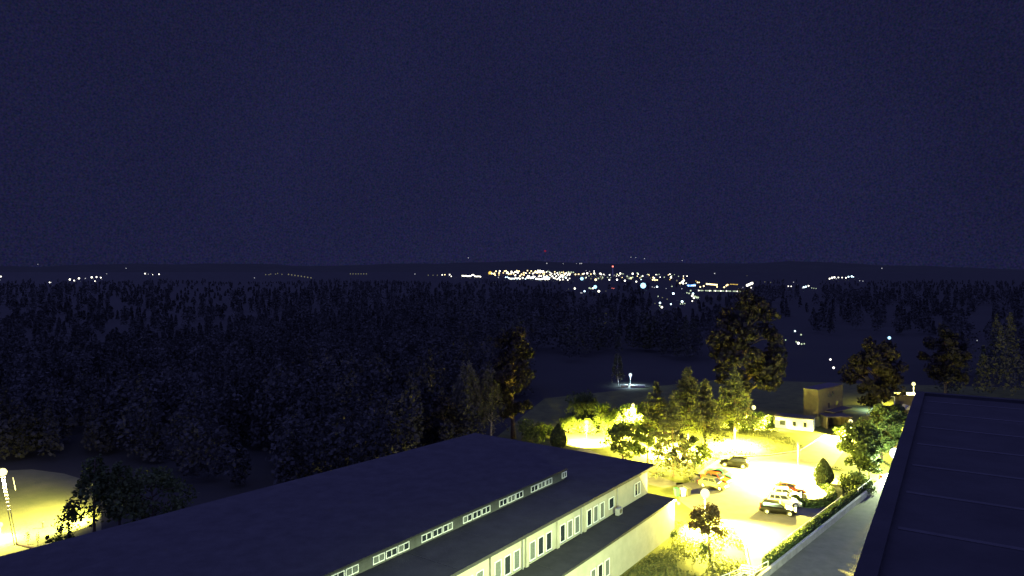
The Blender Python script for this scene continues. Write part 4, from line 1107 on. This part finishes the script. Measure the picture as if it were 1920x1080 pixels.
# pale housing blocks of the town
blocks = [(1168,519,20,12),(1181,520,10,16),(1160,519,14,10),(1230,521,22,12),(1213,521,16,14),(1239,522,12,16),(1073,515,18,10),(1050,515,16,9),(1030,513,14,10),(1110,522,26,9),(1128,523,20,8),(990,516,20,9),(970,516,18,9),(1201,521,12,13),(940,515,14,8),(1005,516,14,9),(1090,518,16,8),(1145,520,14,8)]
for i, (px, py, w, h) in enumerate(sorted(blocks)):
    p = land_hit(px, py, 1.0); g = land_h(p.x, p.y)
    o = empty('housing_block', (p.x, p.y+20, g), random.uniform(-.3, .3), 'pale housing block, %s from the left among the town lamps' % ordinal(i+1), 'building', 'housing blocks of the town')
    MB().box((0, 0, h/2), (w*1.6, 12, h+2)).build('wall', M['block'], o, world=False)
    MB().box((0, 0, h+1.2), (w*1.6+.6, 12.6, 0.4)).build('roof', M['roof'], o, world=False)

# ------------------------------------------------------------------ dark woodland between the grounds and the town
def woodland(count):
    out = []; tries = 0
    fp = np.array(far_px)
    while len(out) < count and tries < count*12:
        tries += 1
        u = random.random()
        y = 165 * (2300/165.0)**u
        a = random.uniform(-0.80, 0.80)
        x = a*y
        if y < 240 and 0.02 < a < 0.62: continue
        if y < 330 and 0.30 < a < 0.62: continue
        h = random.uniform(8, 15)*(1.0 if y < 900 else 0.75)*(0.95 + 0.35*math.sin(x*0.013+y*0.004) + 0.2*math.sin(x*0.031-y*0.011))
        g = land_h(x, y)
        px = 960 + F*a; top = 510 + (CAM_H-g-h)*F/y; bot = 510 + (CAM_H-g)*F/y
        hw = 3.6*F/y + 2
        near = (np.abs(fp[:, 0]-px) < hw) & (fp[:, 1] > top-3) & (fp[:, 1] < bot+40)
        if near.any(): continue
        if abs(px-1182) < 60 and y < 260: continue
        out.append((x, y, g, h))
    # near left side: wood behind the pavilion and the sports ground
    for k in range(150):
        y = random.uniform(118, 200); x = random.uniform(-0.74, -0.10)*y
        if x > -14 and y < 140: continue
        out.append((x, y, 0.0, random.uniform(8, 15)))
    for k in range(520):
        y = random.uniform(96, 205); x = random.uniform(-0.76, -0.06)*y
        if (Vector((x, y, 0)) - A).dot(V) < 43: continue
        if 960 + F*x/y < 330 and y < 112.5: continue
        out.append((x, y, 0.0, random.uniform(5, 12)))
    return out
cs = []; ss = []
for (x, y, g, h) in woodland(3000):
    near = y < 450
    k = 420 if y < 260 else 220 if near else 90 if y < 900 else 46
    t = rng.random(k)**0.8; con = random.random() < 0.6
    w = h*(0.20 if con else 0.30)
    r = w*((1-t)**0.8 if con else np.sqrt(np.clip(1-(2*t-0.9)**2, 0.02, 1)))*np.sqrt(rng.random(k)); az = rng.random(k)*6.283
    cs.append(np.stack([x+np.cos(az)*r, y+np.sin(az)*r, g + h*(0.08+0.92*t)], 1)); ss.append(np.full(k, 0.50 if y < 260 else 0.75 if near else 1.25 if y < 900 else 1.8)*(0.6+0.8*rng.random(k)))
wood = link_mesh('woodland', card_mesh('woodland', np.concatenate(cs), np.concatenate(ss), L['wood']))
tag(wood, 'dark woodland stretching from the grounds to the town', 'woodland', kind='stuff')
